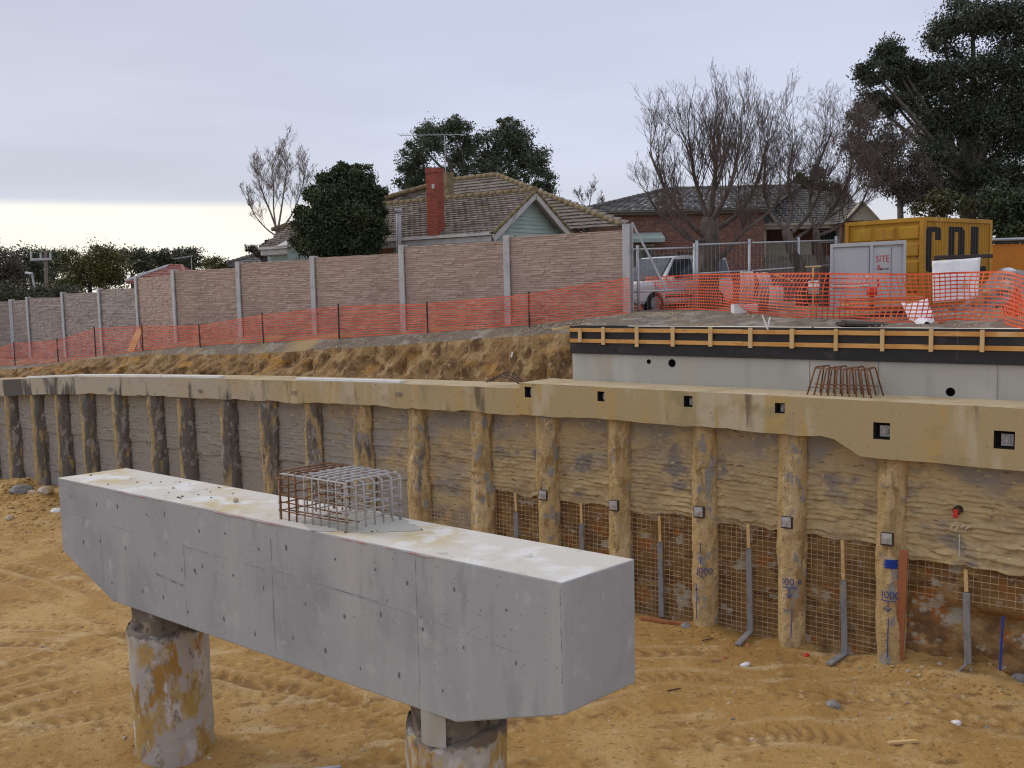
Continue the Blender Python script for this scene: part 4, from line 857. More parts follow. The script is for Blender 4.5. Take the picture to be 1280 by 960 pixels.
def boards(name, poly_lr, z0, z1, n, mat_, parent, org, normal, h=.15):
    """weatherboards between left/right limits poly_lr(z)->(PL,PR)"""
    mb = MB(org); z = z0
    while z < z1-.01:
        zz = min(z+h, z1); l0, r0 = poly_lr(z); l1, r1 = poly_lr(zz); o0, o1 = normal*.032, normal*.006
        mb.add([l0+o0, r0+o0, r1+o1, l1+o1, l0, r0], [(0, 1, 2, 3), (4, 5, 1, 0)]); z = zz
    o = mb.build(name, mat_, parent); tag(o, kind='stuff'); return o
def wallbox(mb, a, b, thick_dir, t, z0, z1):
    a, b = np.array([a[0], a[1], 0.]), np.array([b[0], b[1], 0.]); c = (a+b)/2+thick_dir*t/2; mb.obox(c+UPV*(z0+z1)/2, (b-a)/2, thick_dir*t/2, UPV*(z1-z0)/2)

# ---- green weatherboard house behind the noise wall (wall frame: gutter side parallel to the noise wall)
HO_ = -8.2
gc = onW(607, 291, HO_); gs, _, ge = swz(gc)                        # gable corner at eave
aS = onW(665, 237, HO_)                                             # find the apex on the plane s = gs
def onS(px, py, s0): r = ray(px, py); t = ((WP0-CAM) @ WD+s0)/(r @ WD); return CAM+r*t
ap = onS(665, 238, gs-.35); rS = onS(718, 288, gs)
_, ao, az_ = swz(ap); gw = (HO_-ao)                                  # half width of the gable wing
H1 = thing('weatherboard_house', 'pale green weatherboard house with mossy tiled roof and red brick chimney behind the noise wall', 'house', tuple(wl(gs, HO_, 7.0)))
OG = wl(gs, HO_, 7.0); half = min(gw*1.08, 4.2); sl_ = 1.0
def w1(s, o, z): return wl(gs+s, HO_+o, z)
ez = ge; rz_ = az_; WING = 13.0; ov = .38
mb = MB(OG)
for (s0, s1, o0, o1) in ((.05, WING, -.38, -.52), (.05, .19, -.52, -2*half+.4), ): mb.obox(w1((s0+s1)/2, (o0+o1)/2, (7.0+ez)/2-.0), WD*abs(s1-s0)/2, WN*abs(o1-o0)/2, UPV*((ez-7.0)/2+.3))
mb.build('wall', M['green'], H1)
boards('weatherboards', lambda z: (w1(0, -.37, z), w1(WING, -.37, z)), 8.0, ez-.12, 0, M['green'], H1, OG, WN, .17)
zb0 = 8.6
def gl(z):
    if z <= ez-.05: return (w1(.03, -.45, z), w1(.03, -2*half+.45, z))
    k = (z-(ez-.05))/(rz_-.12-(ez-.05)); k = min(k, 1); return (w1(.03, -.45-(half-.45)*k, z), w1(.03, -2*half+.45+(half-.45)*k, z))
boards('gable_boards', gl, zb0, rz_-.14, 0, M['green'], H1, OG, -WD, .155)
mb = MB(OG); mb.add([gl(ez-.05)[0]+WD*.03, gl(ez-.05)[1]+WD*.03, w1(.06, -half, rz_-.14)], [(0, 1, 2)]); mb.build('gable_backing', M['green'], H1)
Lr = w1(-ov, -half, rz_); slope = (rz_-ez)/half
eA = lambda s: w1(s, .12, ez-.12*slope*1.0)                          # gutter edge
tiles('roof_tiles', w1(WING, .1, ez-.04), w1(-ov, .1, ez-.04), w1(-ov, -half, rz_), w1(WING, -half, rz_), 17, M['gtile'], H1, OG, seed=1)
tiles('roof_tiles', w1(-ov, -2*half-.1, ez-.04), w1(WING, -2*half-.1, ez-.04), w1(WING, -half, rz_), w1(-ov, -half, rz_), 17, M['gtile'], H1, OG, seed=2)
mb = MB(OG); mb.add([w1(WING, .1, ez-.1), w1(-ov, .1, ez-.1), w1(-ov, -half, rz_-.06), w1(WING, -half, rz_-.06)], [(0, 1, 2, 3)]); mb.add([w1(-ov, -2*half-.1, ez-.1), w1(WING, -2*half-.1, ez-.1), w1(WING, -half, rz_-.06), w1(-ov, -half, rz_-.06)], [(0, 1, 2, 3)]); mb.build('roof_deck', M['trim'], H1)
ridge_line('ridge_tile', w1(-ov-.02, -half, rz_+.03), w1(WING, -half, rz_+.03), M['moss'], H1, OG, .12)
for o_ in (.02, -2*half-.02):                                        # barge boards
    mb = MB(OG); a, b = w1(-ov, o_, ez-.22), w1(-ov, -half, rz_-.14); mb.bar(a+WD*.0, b, .05, .26, np.cross(unit(b-a), WD)); mb.build('barge_board', M['trim'], H1)
    ridge_line('verge_tile', w1(-ov, o_, ez-.03), w1(-ov, -half, rz_+.0), M['moss'], H1, OG, .07)
mb = MB(OG); mb.bar(w1(-.3, .12, ez-.05), w1(WING, .12, ez-.05), .13, .10); mb.build('gutter', M['trim'], H1)
mb = MB(OG); mb.bar(w1(-.3, .04, ez-.22), w1(WING, .04, ez-.22), .03, .20); mb.bar(w1(-.2, -.16, ez-.34), w1(WING, -.16, ez-.34), .42, .02); mb.build('fascia', M['trim'], H1)
# main hip roof behind
mz = swz(onW(600, 222, HO_-8.5))[2]; s_l = swz(onW(556, 222, HO_-8.5))[0]-gs; s_r = swz(onW(622, 224, HO_-8.5))[0]-gs
hr = swz(onW(778, 283, HO_-6.0))
R0_, R1_ = w1(s_l, -8.5, mz), w1(s_r, -8.5, mz); EVr = w1(hr[0]-gs, hr[1]-HO_, hr[2]); zE = hr[2]; sE = hr[0]-gs; oE = hr[1]-HO_
tiles('roof_tiles', w1(s_l+7, oE, zE), EVr, R1_, R0_, 19, M['gtile'], H1, OG, seed=3)
tiles('roof_tiles', EVr, w1(sE+1.6, -9.2, zE+.4), R1_, R1_+WD*.05, 19, M['gtile'], H1, OG, seed=4)
LL = w1(s_l+8.5, -4.6, swz(onW(440, 256, HO_-4.6))[2]-.9)
tiles('roof_tiles', LL, w1(s_l+7, oE, zE), R0_-WD*.05, R0_, 15, M['gtile'], H1, OG, seed=5)
tiles('roof_tiles', w1(sE+2.6, -13, zE), w1(s_l+8, -13, zE), R0_, R1_, 15, M['gtile'], H1, OG, seed=6)
ridge_line('ridge_tile', R0_+UPV*.04, R1_+UPV*.04, M['moss'], H1, OG, .12); ridge_line('ridge_tile', R1_+UPV*.03, EVr+UPV*.05, M['moss'], H1, OG, .11); ridge_line('ridge_tile', R0_+UPV*.03, LL+UPV*.06, M['moss'], H1, OG, .11)
mb = MB(OG); mb.obox(w1((sE+s_l+7)/2+1.6, -8.0, (7+zE)/2-.2), WD*((s_l+7-sE)/2-2.2), WN*1.4, UPV*(zE-7)/2); mb.build('wall', M['green'], H1)
# chimney with its flared stack
ct = onW(538, 210, HO_+.10); cb = onW(538, 300, HO_+.10); cs, co, cz = swz(ct); wch = abs(swz(onW(527, 240, HO_+.1))[0]-swz(onW(550, 240, HO_+.1))[0])/2*.92
mb = MB(OG); q = lambda z0, z1, k: mb.obox(wl(cs, HO_-.12, (z0+z1)/2), WD*wch*.62*k, WN*.21*k, UPV*(z1-z0)/2)
q(7.5, ez-.1, .80); q(ez-.1, cz-.18, 1.0); q(cz-.18, cz, 1.06); ch = mb.build('chimney', M['chimney'], H1, bevel=.01)
mb = MB(OG); mb.obox(wl(cs, HO_-.12, cz+.003), WD*wch*.42, WN*.13, UPV*.02); mb.build('flue', M['black'], ch)
mb = MB(OG); P = onW(542, 233, HO_+.10); mb.obox(P, WD*.05, WN*.05, UPV*.08); mb.build('vent_brick', M['trim'], ch)
c2 = onW(557, 233, HO_-4.6); s2_, o2_, z2_ = swz(c2)
mb = MB(OG); mb.obox(wl(s2_, o2_, z2_-.6), WD*.28, WN*.25, UPV*1.2); mb.build('rear_chimney', M['moss'], H1)
# flue pipe standing before the gutter
P = onW(498, 262, HO_+.42); Pb_ = onW(499, 330, HO_+.42); mb = MB(OG); mb.tube([Pb_, P], .10, 12); mb.tube([P-UPV*.12, P+UPV*.03], .14, 12); mb.build('vent_pipe', M['post'], H1, True)
mb = MB(OG); a, b = onW(575, 300, HO_-.30), onW(575, 330, HO_-.30); mb.tube([a, b], .035, 8); mb.build('downpipe', M['trim'], H1)
a = onW(462, 306, HO_-.33); mb = MB(OG); mb.obox(a-UPV*.25, WD*1.3, WN*.04, UPV*.55); wd = mb.build('window', M['redplank'], H1); mb = MB(OG); mb.obox(a-UPV*.25+WN*.03, WD*.55, WN*.02, UPV*.42); mb.build('pane', M['glass'], wd)
a, b = onS(655, 246, gs-.4), onS(628, 300, gs-.4); mb = MB(OG); mb.tube([a, (a+b)/2-UPV*.04, b], .012, 4); mb.build('cable', M['picket'], H1)
# TV antenna on the ridge
P = wl(s2_, o2_, z2_-1.2); T = aty(555, 168, P[1]); T = np.array([P[0]+.02, P[1], T[2]]); an = thing('tv_antenna', 'tall thin television antenna above the green house roof', 'antenna', tuple(P)); mb = MB(P); mb.tube([P, T], .022, 6); mb.build('mast', M['steel'], an)
mb = MB(P); lx = aty(499, 168, P[1])[0]-P[0]; mb.bar(T+np.array([lx, 0, 0]), T+np.array([.9, 0, -.02]), .025, .025)
for k in range(14): c = T+np.array([lx+(.5-lx)*k/13, 0, .02]); mb.bar(c-np.array([.05, .45, 0]), c+np.array([.05, .45, 0]), .012, .012)
mb.build('boom', M['steel'], an)
# small green shed left of the shrub
A0 = aty(356, 305, 40); SH = thing('green_shed', 'small pale green shed roof left of the dark shrub', 'shed', (A0[0], A0[1], 7)); OS = np.array([A0[0], A0[1], 7])
zt1, zt2 = aty(356, 306, 40)[2], aty(372, 296, 40)[2]; x1, x2 = aty(355, 306, 40)[0], aty(384, 306, 40)[0]
mb = MB(OS); mb.obox(((x1+x2)/2+.1, 40.6, (6.5+zt1)/2), ((x2-x1)/2, 0, 0), (0, .5, 0), (0, 0, (zt1-6.5)/2)); mb.build('wall', M['green'], SH)
mb = MB(OS); mb.add([(x1-.3, 39.9, zt1-.05), (x2, 39.9, zt1+.05), (x2, 41.4, zt2+.3), (x1+.3, 41.4, zt2+.2)], [(0, 1, 2, 3)]); mb.add([(x1-.3, 39.9, zt1-.13), (x2, 39.9, zt1-.03), (x2, 39.9, zt1+.05), (x1-.3, 39.9, zt1-.05)], [(0, 1, 2, 3)]); mb.build('roof', M['trim'], SH)

# ---- brick house with grey tiles
BH = thing('brick_house', 'red brick house with grey tiled hip roof behind the bare trees', 'house', (6.5, 46.0, 7)); OB = np.array([6.5, 46.0, 7.])
x0, x1 = aty(778, 300, 46.0)[0], aty(955, 300, 46.0)[0]; zt = aty(868, 267, 46.0)[2]
mb = MB(OB); mb.box(x0-1.5, x1, 46.0, 46.25, 6.5, zt); mb.box(x1-.25, x1, 46.25, 50.0, 6.5, zt); mb.build('wall', M['brick'], BH)
mb = MB(OB); mb.box(x0-1.7, x1+.15, 45.7, 45.76, zt-.02, zt+.16); mb.bar((x0-1.7, 45.62, zt+.14), (x1+.2, 45.62, zt+.14), .12, .10); mb.build('gutter', M['oldwood'], BH)
Rz = aty(940, 234, 51.0)[2]; rA, rB = np.array([aty(836, 238, 51.0)[0], 51.0, Rz]), np.array([aty(1000, 234, 51.0)[0], 51.0, Rz]); eA_, eB_ = np.array([aty(722, 275, 45.55)[0], 45.55, zt+.16]), np.array([x1+.3, 45.55, zt+.16])
tiles('roof_tiles', eA_, eB_, rB, rA, 18, M['dtile'], BH, OB, .3, .04, 7)
eL2 = np.array([eA_[0], 56.5, zt+.16]); tiles('roof_tiles', eL2, eA_, rA+np.array([0, -.05, 0]), rA, 18, M['dtile'], BH, OB, .3, .04, 8)
zf_ = aty(1000, 283, 47.5)[2]; xa, xb = aty(950, 283, 47.5)[0], aty(1080, 280, 47.5)[0]
tiles('roof_tiles', (xa-.2, 47.3, zf_+.14), (xb, 47.3, zf_+.14), (aty(1062, 246, 51.5)[0], 51.5, Rz-.4), (rB[0]-1.2, 51.0, Rz-.02), 15, M['dtile'], BH, OB, .3, .04, 9)
ridge_line('ridge_tile', rA, rB, M['dtile'], BH, OB, .11); ridge_line('ridge_tile', eA_+UPV*.06, rA, M['dtile'], BH, OB, .1)
mb = MB(OB); mb.box(xa-.2, xb, 47.28, 47.34, zf_-.12, zf_+.13); mb.bar((xa-.2, 47.22, zf_+.1), (xb, 47.22, zf_+.1), .12, .1); mb.build('fascia', M['cream'], BH)
mb = MB(OB); mb.box(xa, xb-.2, 50.6, 50.8, 6.5, zf_); mb.build('wall', M['brick'], BH)
mb = MB(OB); mb.box(xa, xb, 47.4, 50.7, zf_-.02, zf_+.02); mb.build('eave_lining', M['oldwood'], BH)
for px in (956, 1049): X = aty(px, 300, 47.45)[0]; mb = MB(OB); mb.box(X-.06, X+.06, 47.39, 47.51, 6.6, zf_-.1); mb.build('verandah_post', M['cream'], BH)
gA, gB = aty(958, 302, 48.2), aty(1014, 326, 48.2); mb = MB(OB); mb.box(gA[0], gB[0], 48.2, 48.3, 6.6, gA[2]); mb.build('low_cream_wall', M['cream'], BH)
wA, wB = aty(1022, 288, 50.5), aty(1046, 303, 50.5); mb = MB(OB); mb.box(wA[0], wB[0], 50.5, 50.58, wB[2], wA[2]); wn_ = mb.build('window', M['white'], BH)
mb = MB(OB)
for k in range(3): xx = wA[0]+.05+(wB[0]-wA[0]-.05)*k/3; mb.box(xx, xx+(wB[0]-wA[0])/3-.05, 50.46, 50.5, wB[2]+.05, wA[2]-.05)
mb.build('pane', M['glass'], wn_)
# the carport gable at right
g0, g1, g2 = aty(1056, 276, 45.5), aty(1077, 252, 45.5), aty(1098, 275, 45.5)
mb = MB(OB); mb.add([g0, g2, g1, g0+np.array([0, .1, 0]), g2+np.array([0, .1, 0]), g1+np.array([0, .1, 0])], [(0, 1, 2), (5, 4, 3), (0, 3, 4, 1)]); mb.build('gable_panel', M['cream'], BH)
for a, b in ((g0, g1), (g2, g1)): mb = MB(OB); mb.bar(a-np.array([0, .08, 0])-(b-a)*.12, b-np.array([0, .08, 0]), .05, .16, np.array([0, 1., 0])); mb.bar(a+np.array([0, .02, .0])-(b-a)*.12, b, .10, .16, np.array([0, 1., 0])); mb.build('barge_board', M['cream'], BH)
bk = np.array([0, 5.5, 0]); tiles('roof_tiles', g0-(g1-g0)*.12-np.array([0, .1, 0]), g0-(g1-g0)*.12+bk, g1+bk, g1-np.array([0, .1, 0]), 7, M['dtile'], BH, OB, .3, .04, 10); tiles('roof_tiles', g2+bk, g2-np.array([0, .1, 0]), g1-np.array([0, .1, 0]), g1+bk, 7, M['dtile'], BH, OB, .3, .04, 11)
mb = MB(OB); mb.box(g0[0]+.1, g2[0]-.1, 46.2, 46.4, 6.5, g0[2]); mb.build('wall', M['brick'], BH)
# window and pale green awning half hidden at the wall end
P = aty(786, 302, 45.3); Q = aty(830, 296, 45.3); mb = MB(OB); mb.add([(P[0]-1, 45.0, P[2]+.12), (Q[0], 45.0, P[2]+.12), (Q[0], 45.98, P[2]+.42), (P[0]-1, 45.98, P[2]+.42), (P[0]-1, 45.0, P[2]-.06), (Q[0], 45.0, P[2]-.06)], [(0, 1, 2, 3), (4, 5, 1, 0)]); mb.build('awning', M['green'], BH)
mb = MB(OB); mb.box(P[0]-.6, Q[0]-.35, 45.92, 45.99, P[2]-1.3, P[2]-.12); wn_ = mb.build('window', M['cream'], BH); mb = MB(OB)
for k in range(3): mb.box(P[0]-.55+k*.62, P[0]-.02+k*.62, 45.88, 45.92, P[2]-1.22, P[2]-.2)
mb.build('pane', M['glass'], wn_)
# ---- far red roofed house at left, and the grey roof beside the bare tree
def far_house(name, label, Y, pts, rows, m_, wallz, eavepx):
    L, R, r1_, r2_ = [aty(x, y, Y) for x, y in pts]; O = np.array([(L[0]+R[0])/2, Y, 5.5]); root = thing(name, label, 'house', tuple(O)); d = np.array([0, 4., 0])
    tiles('roof_tiles', L, R, r2_+d, r1_+d, rows, m_, root, O, .35, .04, 3)
    tiles('roof_tiles', L+2*d, L, r1_+d, r1_+d+np.array([.02, 0, 0]), rows, m_, root, O, .35, .04, 4); tiles('roof_tiles', R, R+2*d, r2_+d, r2_+d-np.array([.02, 0, 0]), rows, m_, root, O, .35, .04, 5)
    ridge_line('ridge_tile', L+UPV*.05, r1_+d, M['post'] if 'red' in label else m_, root, O, .13); ridge_line('ridge_tile', r1_+d, r2_+d, m_, root, O, .13); ridge_line('ridge_tile', r2_+d, R+UPV*.05, m_, root, O, .13)
    mb = MB(O); mb.box(L[0]+.4, R[0]-.4, Y+.5, Y+7.5, 4.5, L[2]); mb.build('wall', M['brick'] if 'red' in label else M['oldwood'], root)
    mb = MB(O); mb.box(L[0], R[0], Y-.05, Y, L[2]-.16, L[2]+.03); mb.build('fascia', m_, root)
far_house('red_roof_house', 'distant house with a red tiled hip roof above the noise wall', 70, ((158, 352), (236, 352), (186, 331), (204, 331)), 10, M['rtile'], 6, 0)
far_house('grey_roof_house', 'dark grey roof behind the noise wall under the bare tree', 55, ((285, 330), (352, 328), (322, 309), (340, 309)), 8, M['dtile'], 6, 0)

# ================================================================== VEHICLES
def car(name, label, loc, rz, paint, rack=True):
    root = thing(name, label, 'car', tuple(loc), rz); hw = .88
    # cross sections from rear (-x) to front (+x): x, z bottom, z belt
    mb = MB(); st = [(-2.25, .45, .92, .80), (-2.2, .30, 1.0, .86), (-1.2, .28, 1.02, .89), (.6, .28, 1.02, .89), (1.0, .28, 1.02, .88), (1.95, .32, .97, .85), (2.20, .40, .90, .80), (2.27, .48, .80, .76)]
    rings = []
    for x, zb, zt, w in st:
        rings.append([(x, -w, zb+.1), (x, -w*.93, zb), (x, w*.93, zb), (x, w, zb+.1), (x, w, zt-.12), (x, w*.95, zt), (x, -w*.95, zt), (x, -w, zt-.12)])
    vs = [v for r in rings for v in r]; n = 8; fs = [(i*n+j, (i+1)*n+j, (i+1)*n+(j+1) % n, i*n+(j+1) % n) for i in range(len(rings)-1) for j in range(n)]+[tuple(range(n)), tuple((len(rings)-1)*n+j for j in range(n-1, -1, -1))]
    mb.add(vs, fs); mb.build('body', paint, root, bevel=.02)
    cab = [(-2.18, 1.0, .84), (-2.02, 1.68, .73), (-1.9, 1.75, .71), (-.1, 1.78, .71), (.38, 1.74, .71), (.98, 1.0, .84)]
    mb = MB(); vs = [(x, sg*w, z) for x, z, w in cab for sg in (-1, 1)]; k = len(cab)
    fs = [(2*i, 2*i+2, 2*i+3, 2*i+1) for i in range(k-1)]+[tuple(2*i for i in range(k))[::-1], tuple(2*i+1 for i in range(k))]
    mb.add(vs, fs); mb.build('cabin', paint, root, bevel=.03)
    def win(nm, pts, sg):
        m2 = MB(); q = [np.array([x, sg*(.855-(z-1.0)*.185), z]) for x, z in pts]; o = np.array([0, sg*.022, 0]); m2.add(q+[p+o for p in q], [tuple(range(len(q), 2*len(q)))[::(1 if sg > 0 else -1)]]+[(i, (i+1) % len(q), len(q)+(i+1) % len(q), len(q)+i) for i in range(len(q))]); m2.build(nm, M['glass'], root)
    for sg in (-1, 1):
        win('window', [(-.38, 1.06), (.84, 1.06), (.38, 1.66), (-.32, 1.68)], sg); win('window', [(-1.30, 1.06), (-.47, 1.06), (-.42, 1.68), (-1.26, 1.68)], sg); win('window', [(-2.08, 1.08), (-1.40, 1.06), (-1.36, 1.67), (-1.95, 1.65)], sg)
    mb = MB(); mb.obox((.70, 0, 1.37), np.array([-.27, 0, .33]), np.array([0, .68, 0]), np.array([.022, 0, .018])); mb.build('windscreen', M['glass'], root)
    mb = MB(); mb.obox((-2.12, 0, 1.36), np.array([.06, 0, .26]), np.array([0, .66, 0]), np.array([-.02, 0, .005])); mb.build('rear_window', M['glass'], root)
    for x in (-1.38, 1.38):
        for sg in (-1, 1):
            m2 = MB(); m2.tube([(x, sg*.70, .34), (x, sg*.92, .34)], .34, 18); ty = m2.build('wheel', M['tyre'], root); m2 = MB(); m2.tube([(x, sg*.80, .34), (x, sg*.935, .34)], .20, 12); m2.build('rim', M['steel'], ty)
    for sg in (-1, 1):
        m2 = MB(); m2.obox((2.20, sg*.60, .66), (.07, 0, 0), (0, .16, 0), (0, 0, .075)); m2.build('headlight', M['glass'], root); m2 = MB(); m2.obox((-2.23, sg*.72, .84), (.04, 0, 0), (0, .09, 0), (0, 0, .15)); m2.build('tail_light', M['red'], root)
        m2 = MB(); m2.obox((.78, sg*.98, 1.08), (.05, 0, 0), (0, .10, 0), (0, 0, .07)); m2.build('mirror', paint, root)
        m2 = MB(); m2.obox((-.1, sg*.90, .55), (1.0, 0, 0), (0, .012, 0), (0, 0, .04)); m2.build('side_strip', M['tyre'], root)
    mb = MB(); mb.obox((2.27, 0, .43), (.08, 0, 0), (0, .80, 0), (0, 0, .12)); mb.build('bumper', M['tyre'], root, bevel=.02)
    if rack:
        m2 = MB()
        for sg in (-1, 1): m2.bar((-1.5, sg*.58, 1.86), (.1, sg*.58, 1.86), .04, .04)
        for x in (-1.4, -.7, 0): m2.bar((x, -.6, 1.86), (x, .6, 1.86), .05, .04); m2.bar((x, -.58, 1.70), (x, -.58, 1.86), .04, .04); m2.bar((x, .58, 1.70), (x, .58, 1.86), .04, .04)
        m2.build('roof_rack', M['picket'], root)
    return root
cz = 7.12; P = aty(832, 350, 31.2); car('white_car', 'white four wheel drive wagon with roof rack parked behind the orange net', (P[0], P[1], cz), math.atan2(-.60, -.80), M['carwhite'])
P = aty(1046, 325, 33.5); car('silver_car', 'silver car half hidden behind the bare tree and grey cabinet', (P[0]+.9, P[1], 7.05), math.atan2(-.5, -.86), M['carsilver'], False)

# ================================================================== SITE THINGS BEHIND THE RIGHT NET
# yellow container
cor = aty(1155, 271, 26.0); zT = cor[2]; zB = 7.05; ev = np.array([-.60, .80, 0]); sv = np.array([.80, .60, 0]); Wc, Lc_ = 2.38, 3.55
CO = np.array([cor[0], cor[1], zB]); ct_ = thing('shipping_container', 'yellow shipping container with black letters CDL on its corrugated side', 'container', tuple(CO)); en, sn = -sv, -ev    # outward normals of end and side
def cp(e, s, z): return CO+ev*e+sv*s+UPV*z
Ht = zT-zB; mb = MB(CO)
for (e, s) in ((.06, .06), (Wc-.06, .06), (.06, Lc_-.06), (Wc-.06, Lc_-.06)): mb.obox(cp(e, s, Ht/2), ev*.06, sv*.06, UPV*Ht/2)
for z in (.08, Ht-.05):
    for (e0, s0, e1, s1) in ((.12, .04, Wc-.12, .04), (.12, Lc_-.04, Wc-.12, Lc_-.04), (.04, .12, .04, Lc_-.12), (Wc-.04, .12, Wc-.04, Lc_-.12)): mb.bar(cp(e0, s0, z), cp(e1, s1, z), .076, .11)
mb.build('frame', M['yellow'], ct_, bevel=.008)
def corr(t, pitch=.14, d=.034): f = (t/pitch) % 1; return d*(0 if f < .32 else (f-.32)/.18 if f < .5 else 1 if f < .82 else (1-(f-.82)/.18))
mb = MB(CO); ts = np.arange(.12, Lc_-.115, .0126); 
for t0, t1 in zip(ts[:-1], ts[1:]): mb.add([cp(.028+corr(t0), t0, .12), cp(.028+corr(t1), t1, .12), cp(.028+corr(t1), t1, Ht-.1), cp(.028+corr(t0), t0, Ht-.1)], [(0, 1, 2, 3)])
mb.build('side_panel', M['yellow'], ct_)
mb = MB(CO); mb.add([cp(.05, .05, Ht-.012), cp(.05, Lc_-.05, Ht-.012), cp(Wc-.05, Lc_-.05, Ht-.012), cp(Wc-.05, .05, Ht-.012)], [(0, 1, 2, 3)]); mb.add([cp(Wc-.05, .05, .1), cp(Wc-.05, Lc_-.05, .1), cp(Wc-.05, Lc_-.05, Ht-.1), cp(Wc-.05, .05, Ht-.1)], [(0, 1, 2, 3)]); mb.add([cp(.05, Lc_-.05, .1), cp(Wc-.05, Lc_-.05, .1), cp(Wc-.05, Lc_-.05, Ht-.1), cp(.05, Lc_-.05, Ht-.1)], [(0, 1, 2, 3)]); mb.build('shell', M['yellow'], ct_)
# end wall: three columns of pressed panels
mb = MB(CO); mb.add([cp(.1, .07, .1), cp(Wc-.1, .07, .1), cp(Wc-.1, .07, Ht-.1), cp(.1, .07, Ht-.1)], [(0, 1, 2, 3)]); mb.build('end_panel', M['yellow'], ct_)
for i in range(3):
    for j in range(5):
        e0 = .13+i*(Wc-.26)/3; e1 = e0+(Wc-.26)/3-.07; z0 = .17+j*(Ht-.3)/5; z1 = z0+(Ht-.3)/5-.075
        mb = MB(CO); a = [cp(e0, .068, z0), cp(e1, .068, z0), cp(e1, .068, z1), cp(e0, .068, z1)]; b = [cp(e0+.05, .022, z0+.05), cp(e1-.05, .022, z0+.05), cp(e1-.05, .022, z1-.05), cp(e0+.05, .022, z1-.05)]
        mb.add(a+b, [(4, 5, 6, 7)]+[(k, (k+1) % 4, 4+(k+1) % 4, 4+k) for k in range(4)]); mb.build('pressed_panel', M['yellow'], ct_)
# letters painted over the corrugations
def inC(u, v):
    a = abs(v) ; r = .5
    ol = (abs(u) <= 1 and a <= 1 and not (abs(u) > .55 and a > .72 and ((abs(u)-.55)/.45)**2+((a-.72)/.28)**2 > 1)); il = abs(u) < .28 and a < .78
    return ol and not il and not (u > .0 and a < .42)
def inD(u, v):
    ol = abs(u) <= 1 and abs(v) <= 1 and not (u > .5 and abs(v) > .74 and ((u-.5)/.5)**2+((abs(v)-.74)/.26)**2 > 1); return ol and not (abs(u) < .26 and abs(v) < .77)
def inL(u, v): return abs(u) <= 1 and abs(v) <= 1 and (u < -.08 or v < -.74)
zl1 = cp(0, 0, 0)[2]; r = ray(1172, 283); 
def side_hit(px, py): r = ray(px, py); t = ((CO-CAM) @ sn)/(r @ sn); P = CAM+r*t; return (P-CO) @ sv, P[2]-zB
for fn, px0, px1 in ((inC, 1159, 1178.5), (inD, 1187, 1207.5), (inL, 1215.5, 1236)):
    t0, zt1 = side_hit(px0, 283); t1, _ = side_hit(px1, 284); _, zlo = side_hit(px0, 340); mb = MB(CO); ts = np.arange(t0, t1, .0125)
    for a, b in zip(ts[:-1], ts[1:]):
        u = ((a+b)/2-t0)/(t1-t0)*2-1; vs = np.linspace(-1, 1, 81); on = [fn(u, v) for v in (vs[:-1]+vs[1:])/2]; k = 0
        while k < 80:
            if on[k]:
                e = k
                while e < 80 and on[e]: e += 1
                za, zb_ = zlo+(vs[k]+1)/2*(zt1-zlo), zlo+(vs[e]+1)/2*(zt1-zlo); o_ = .024
                mb.add([cp(o_+corr(a), a, za), cp(o_+corr(b), b, za), cp(o_+corr(b), b, zb_), cp(o_+corr(a), a, zb_)], [(0, 1, 2, 3)]); k = e
            else: k += 1
    mb.build('letter', M['letter'], ct_)
# grey site cabinet
A_, B_ = aty(1038, 306, 25.2), aty(1133, 301, 24.6); zb_ = 7.1; d = unit((B_-A_)*np.array([1, 1, 0])); nn = np.array([d[1], -d[0], 0]); L = np.linalg.norm((B_-A_)[:2]); CB = np.array([A_[0], A_[1], zb_])
cab = thing('site_cabinet', 'grey steel site cabinet with red SITE lettering before the yellow container', 'cabinet', tuple(CB)); HT = A_[2]-zb_
def kp(u, o, z): return CB+d*u+nn*o+UPV*z
rise = (B_[2]-A_[2])/L
mb = MB(CB); mb.obox(kp(L/2, -.42, HT/2), d*(L/2-.02), nn*.40, UPV*(HT/2-.02)); mb.build('cabinet_body', M['cabinet'], cab)
xs_ = (0, .52*L, .82*L, L)
mb = MB(CB); mb.bar(kp(0, .02, HT-.03), kp(L, .02, HT+rise*L-.03), .09, .09); mb.bar(kp(0, .02, .05), kp(L, .02, .05), .09, .09)
for u in (.035, .55*L, L-.035): mb.obox(kp(u, .02, HT/2), d*.035, nn*.044, UPV*HT/2)
mb.build('frame', M['cabinet'], cab, bevel=.006)
mb = MB(CB); mb.obox(kp(.275*L, .006, HT*.70), d*(.24*L), nn*.008, UPV*HT*.25); mb.build('door', M['cabinet'], cab, bevel=.004)
mb = MB(CB); mb.obox(kp(.275*L, .006, HT*.21), d*(.24*L), nn*.008, UPV*HT*.18); mb.build('lower_panel', M['cabinet'], cab, bevel=.004)
mb = MB(CB); mb.bar(kp(.03*L, .045, HT*.42), kp(.52*L, .045, HT*.43), .05, .05); mb.build('rail', M['white'], cab)
mb = MB(CB); mb.obox(kp(.685*L, .008, HT*.5), d*(.115*L), nn*.01, UPV*HT*.44); dr = mb.build('door', M['cabinet'], cab, bevel=.004)
mb = MB(CB); mb.obox(kp(.89*L, -.004, HT*.5), d*(.075*L), nn*.004, UPV*HT*.44); mb.build('door', M['cabinet'], cab)
mb = MB(CB); mb.obox(kp(.50*L, .07, HT*.56), d*.04, nn*.03, UPV*.05); mb.build('latch', M['white'], cab, bevel=.01)
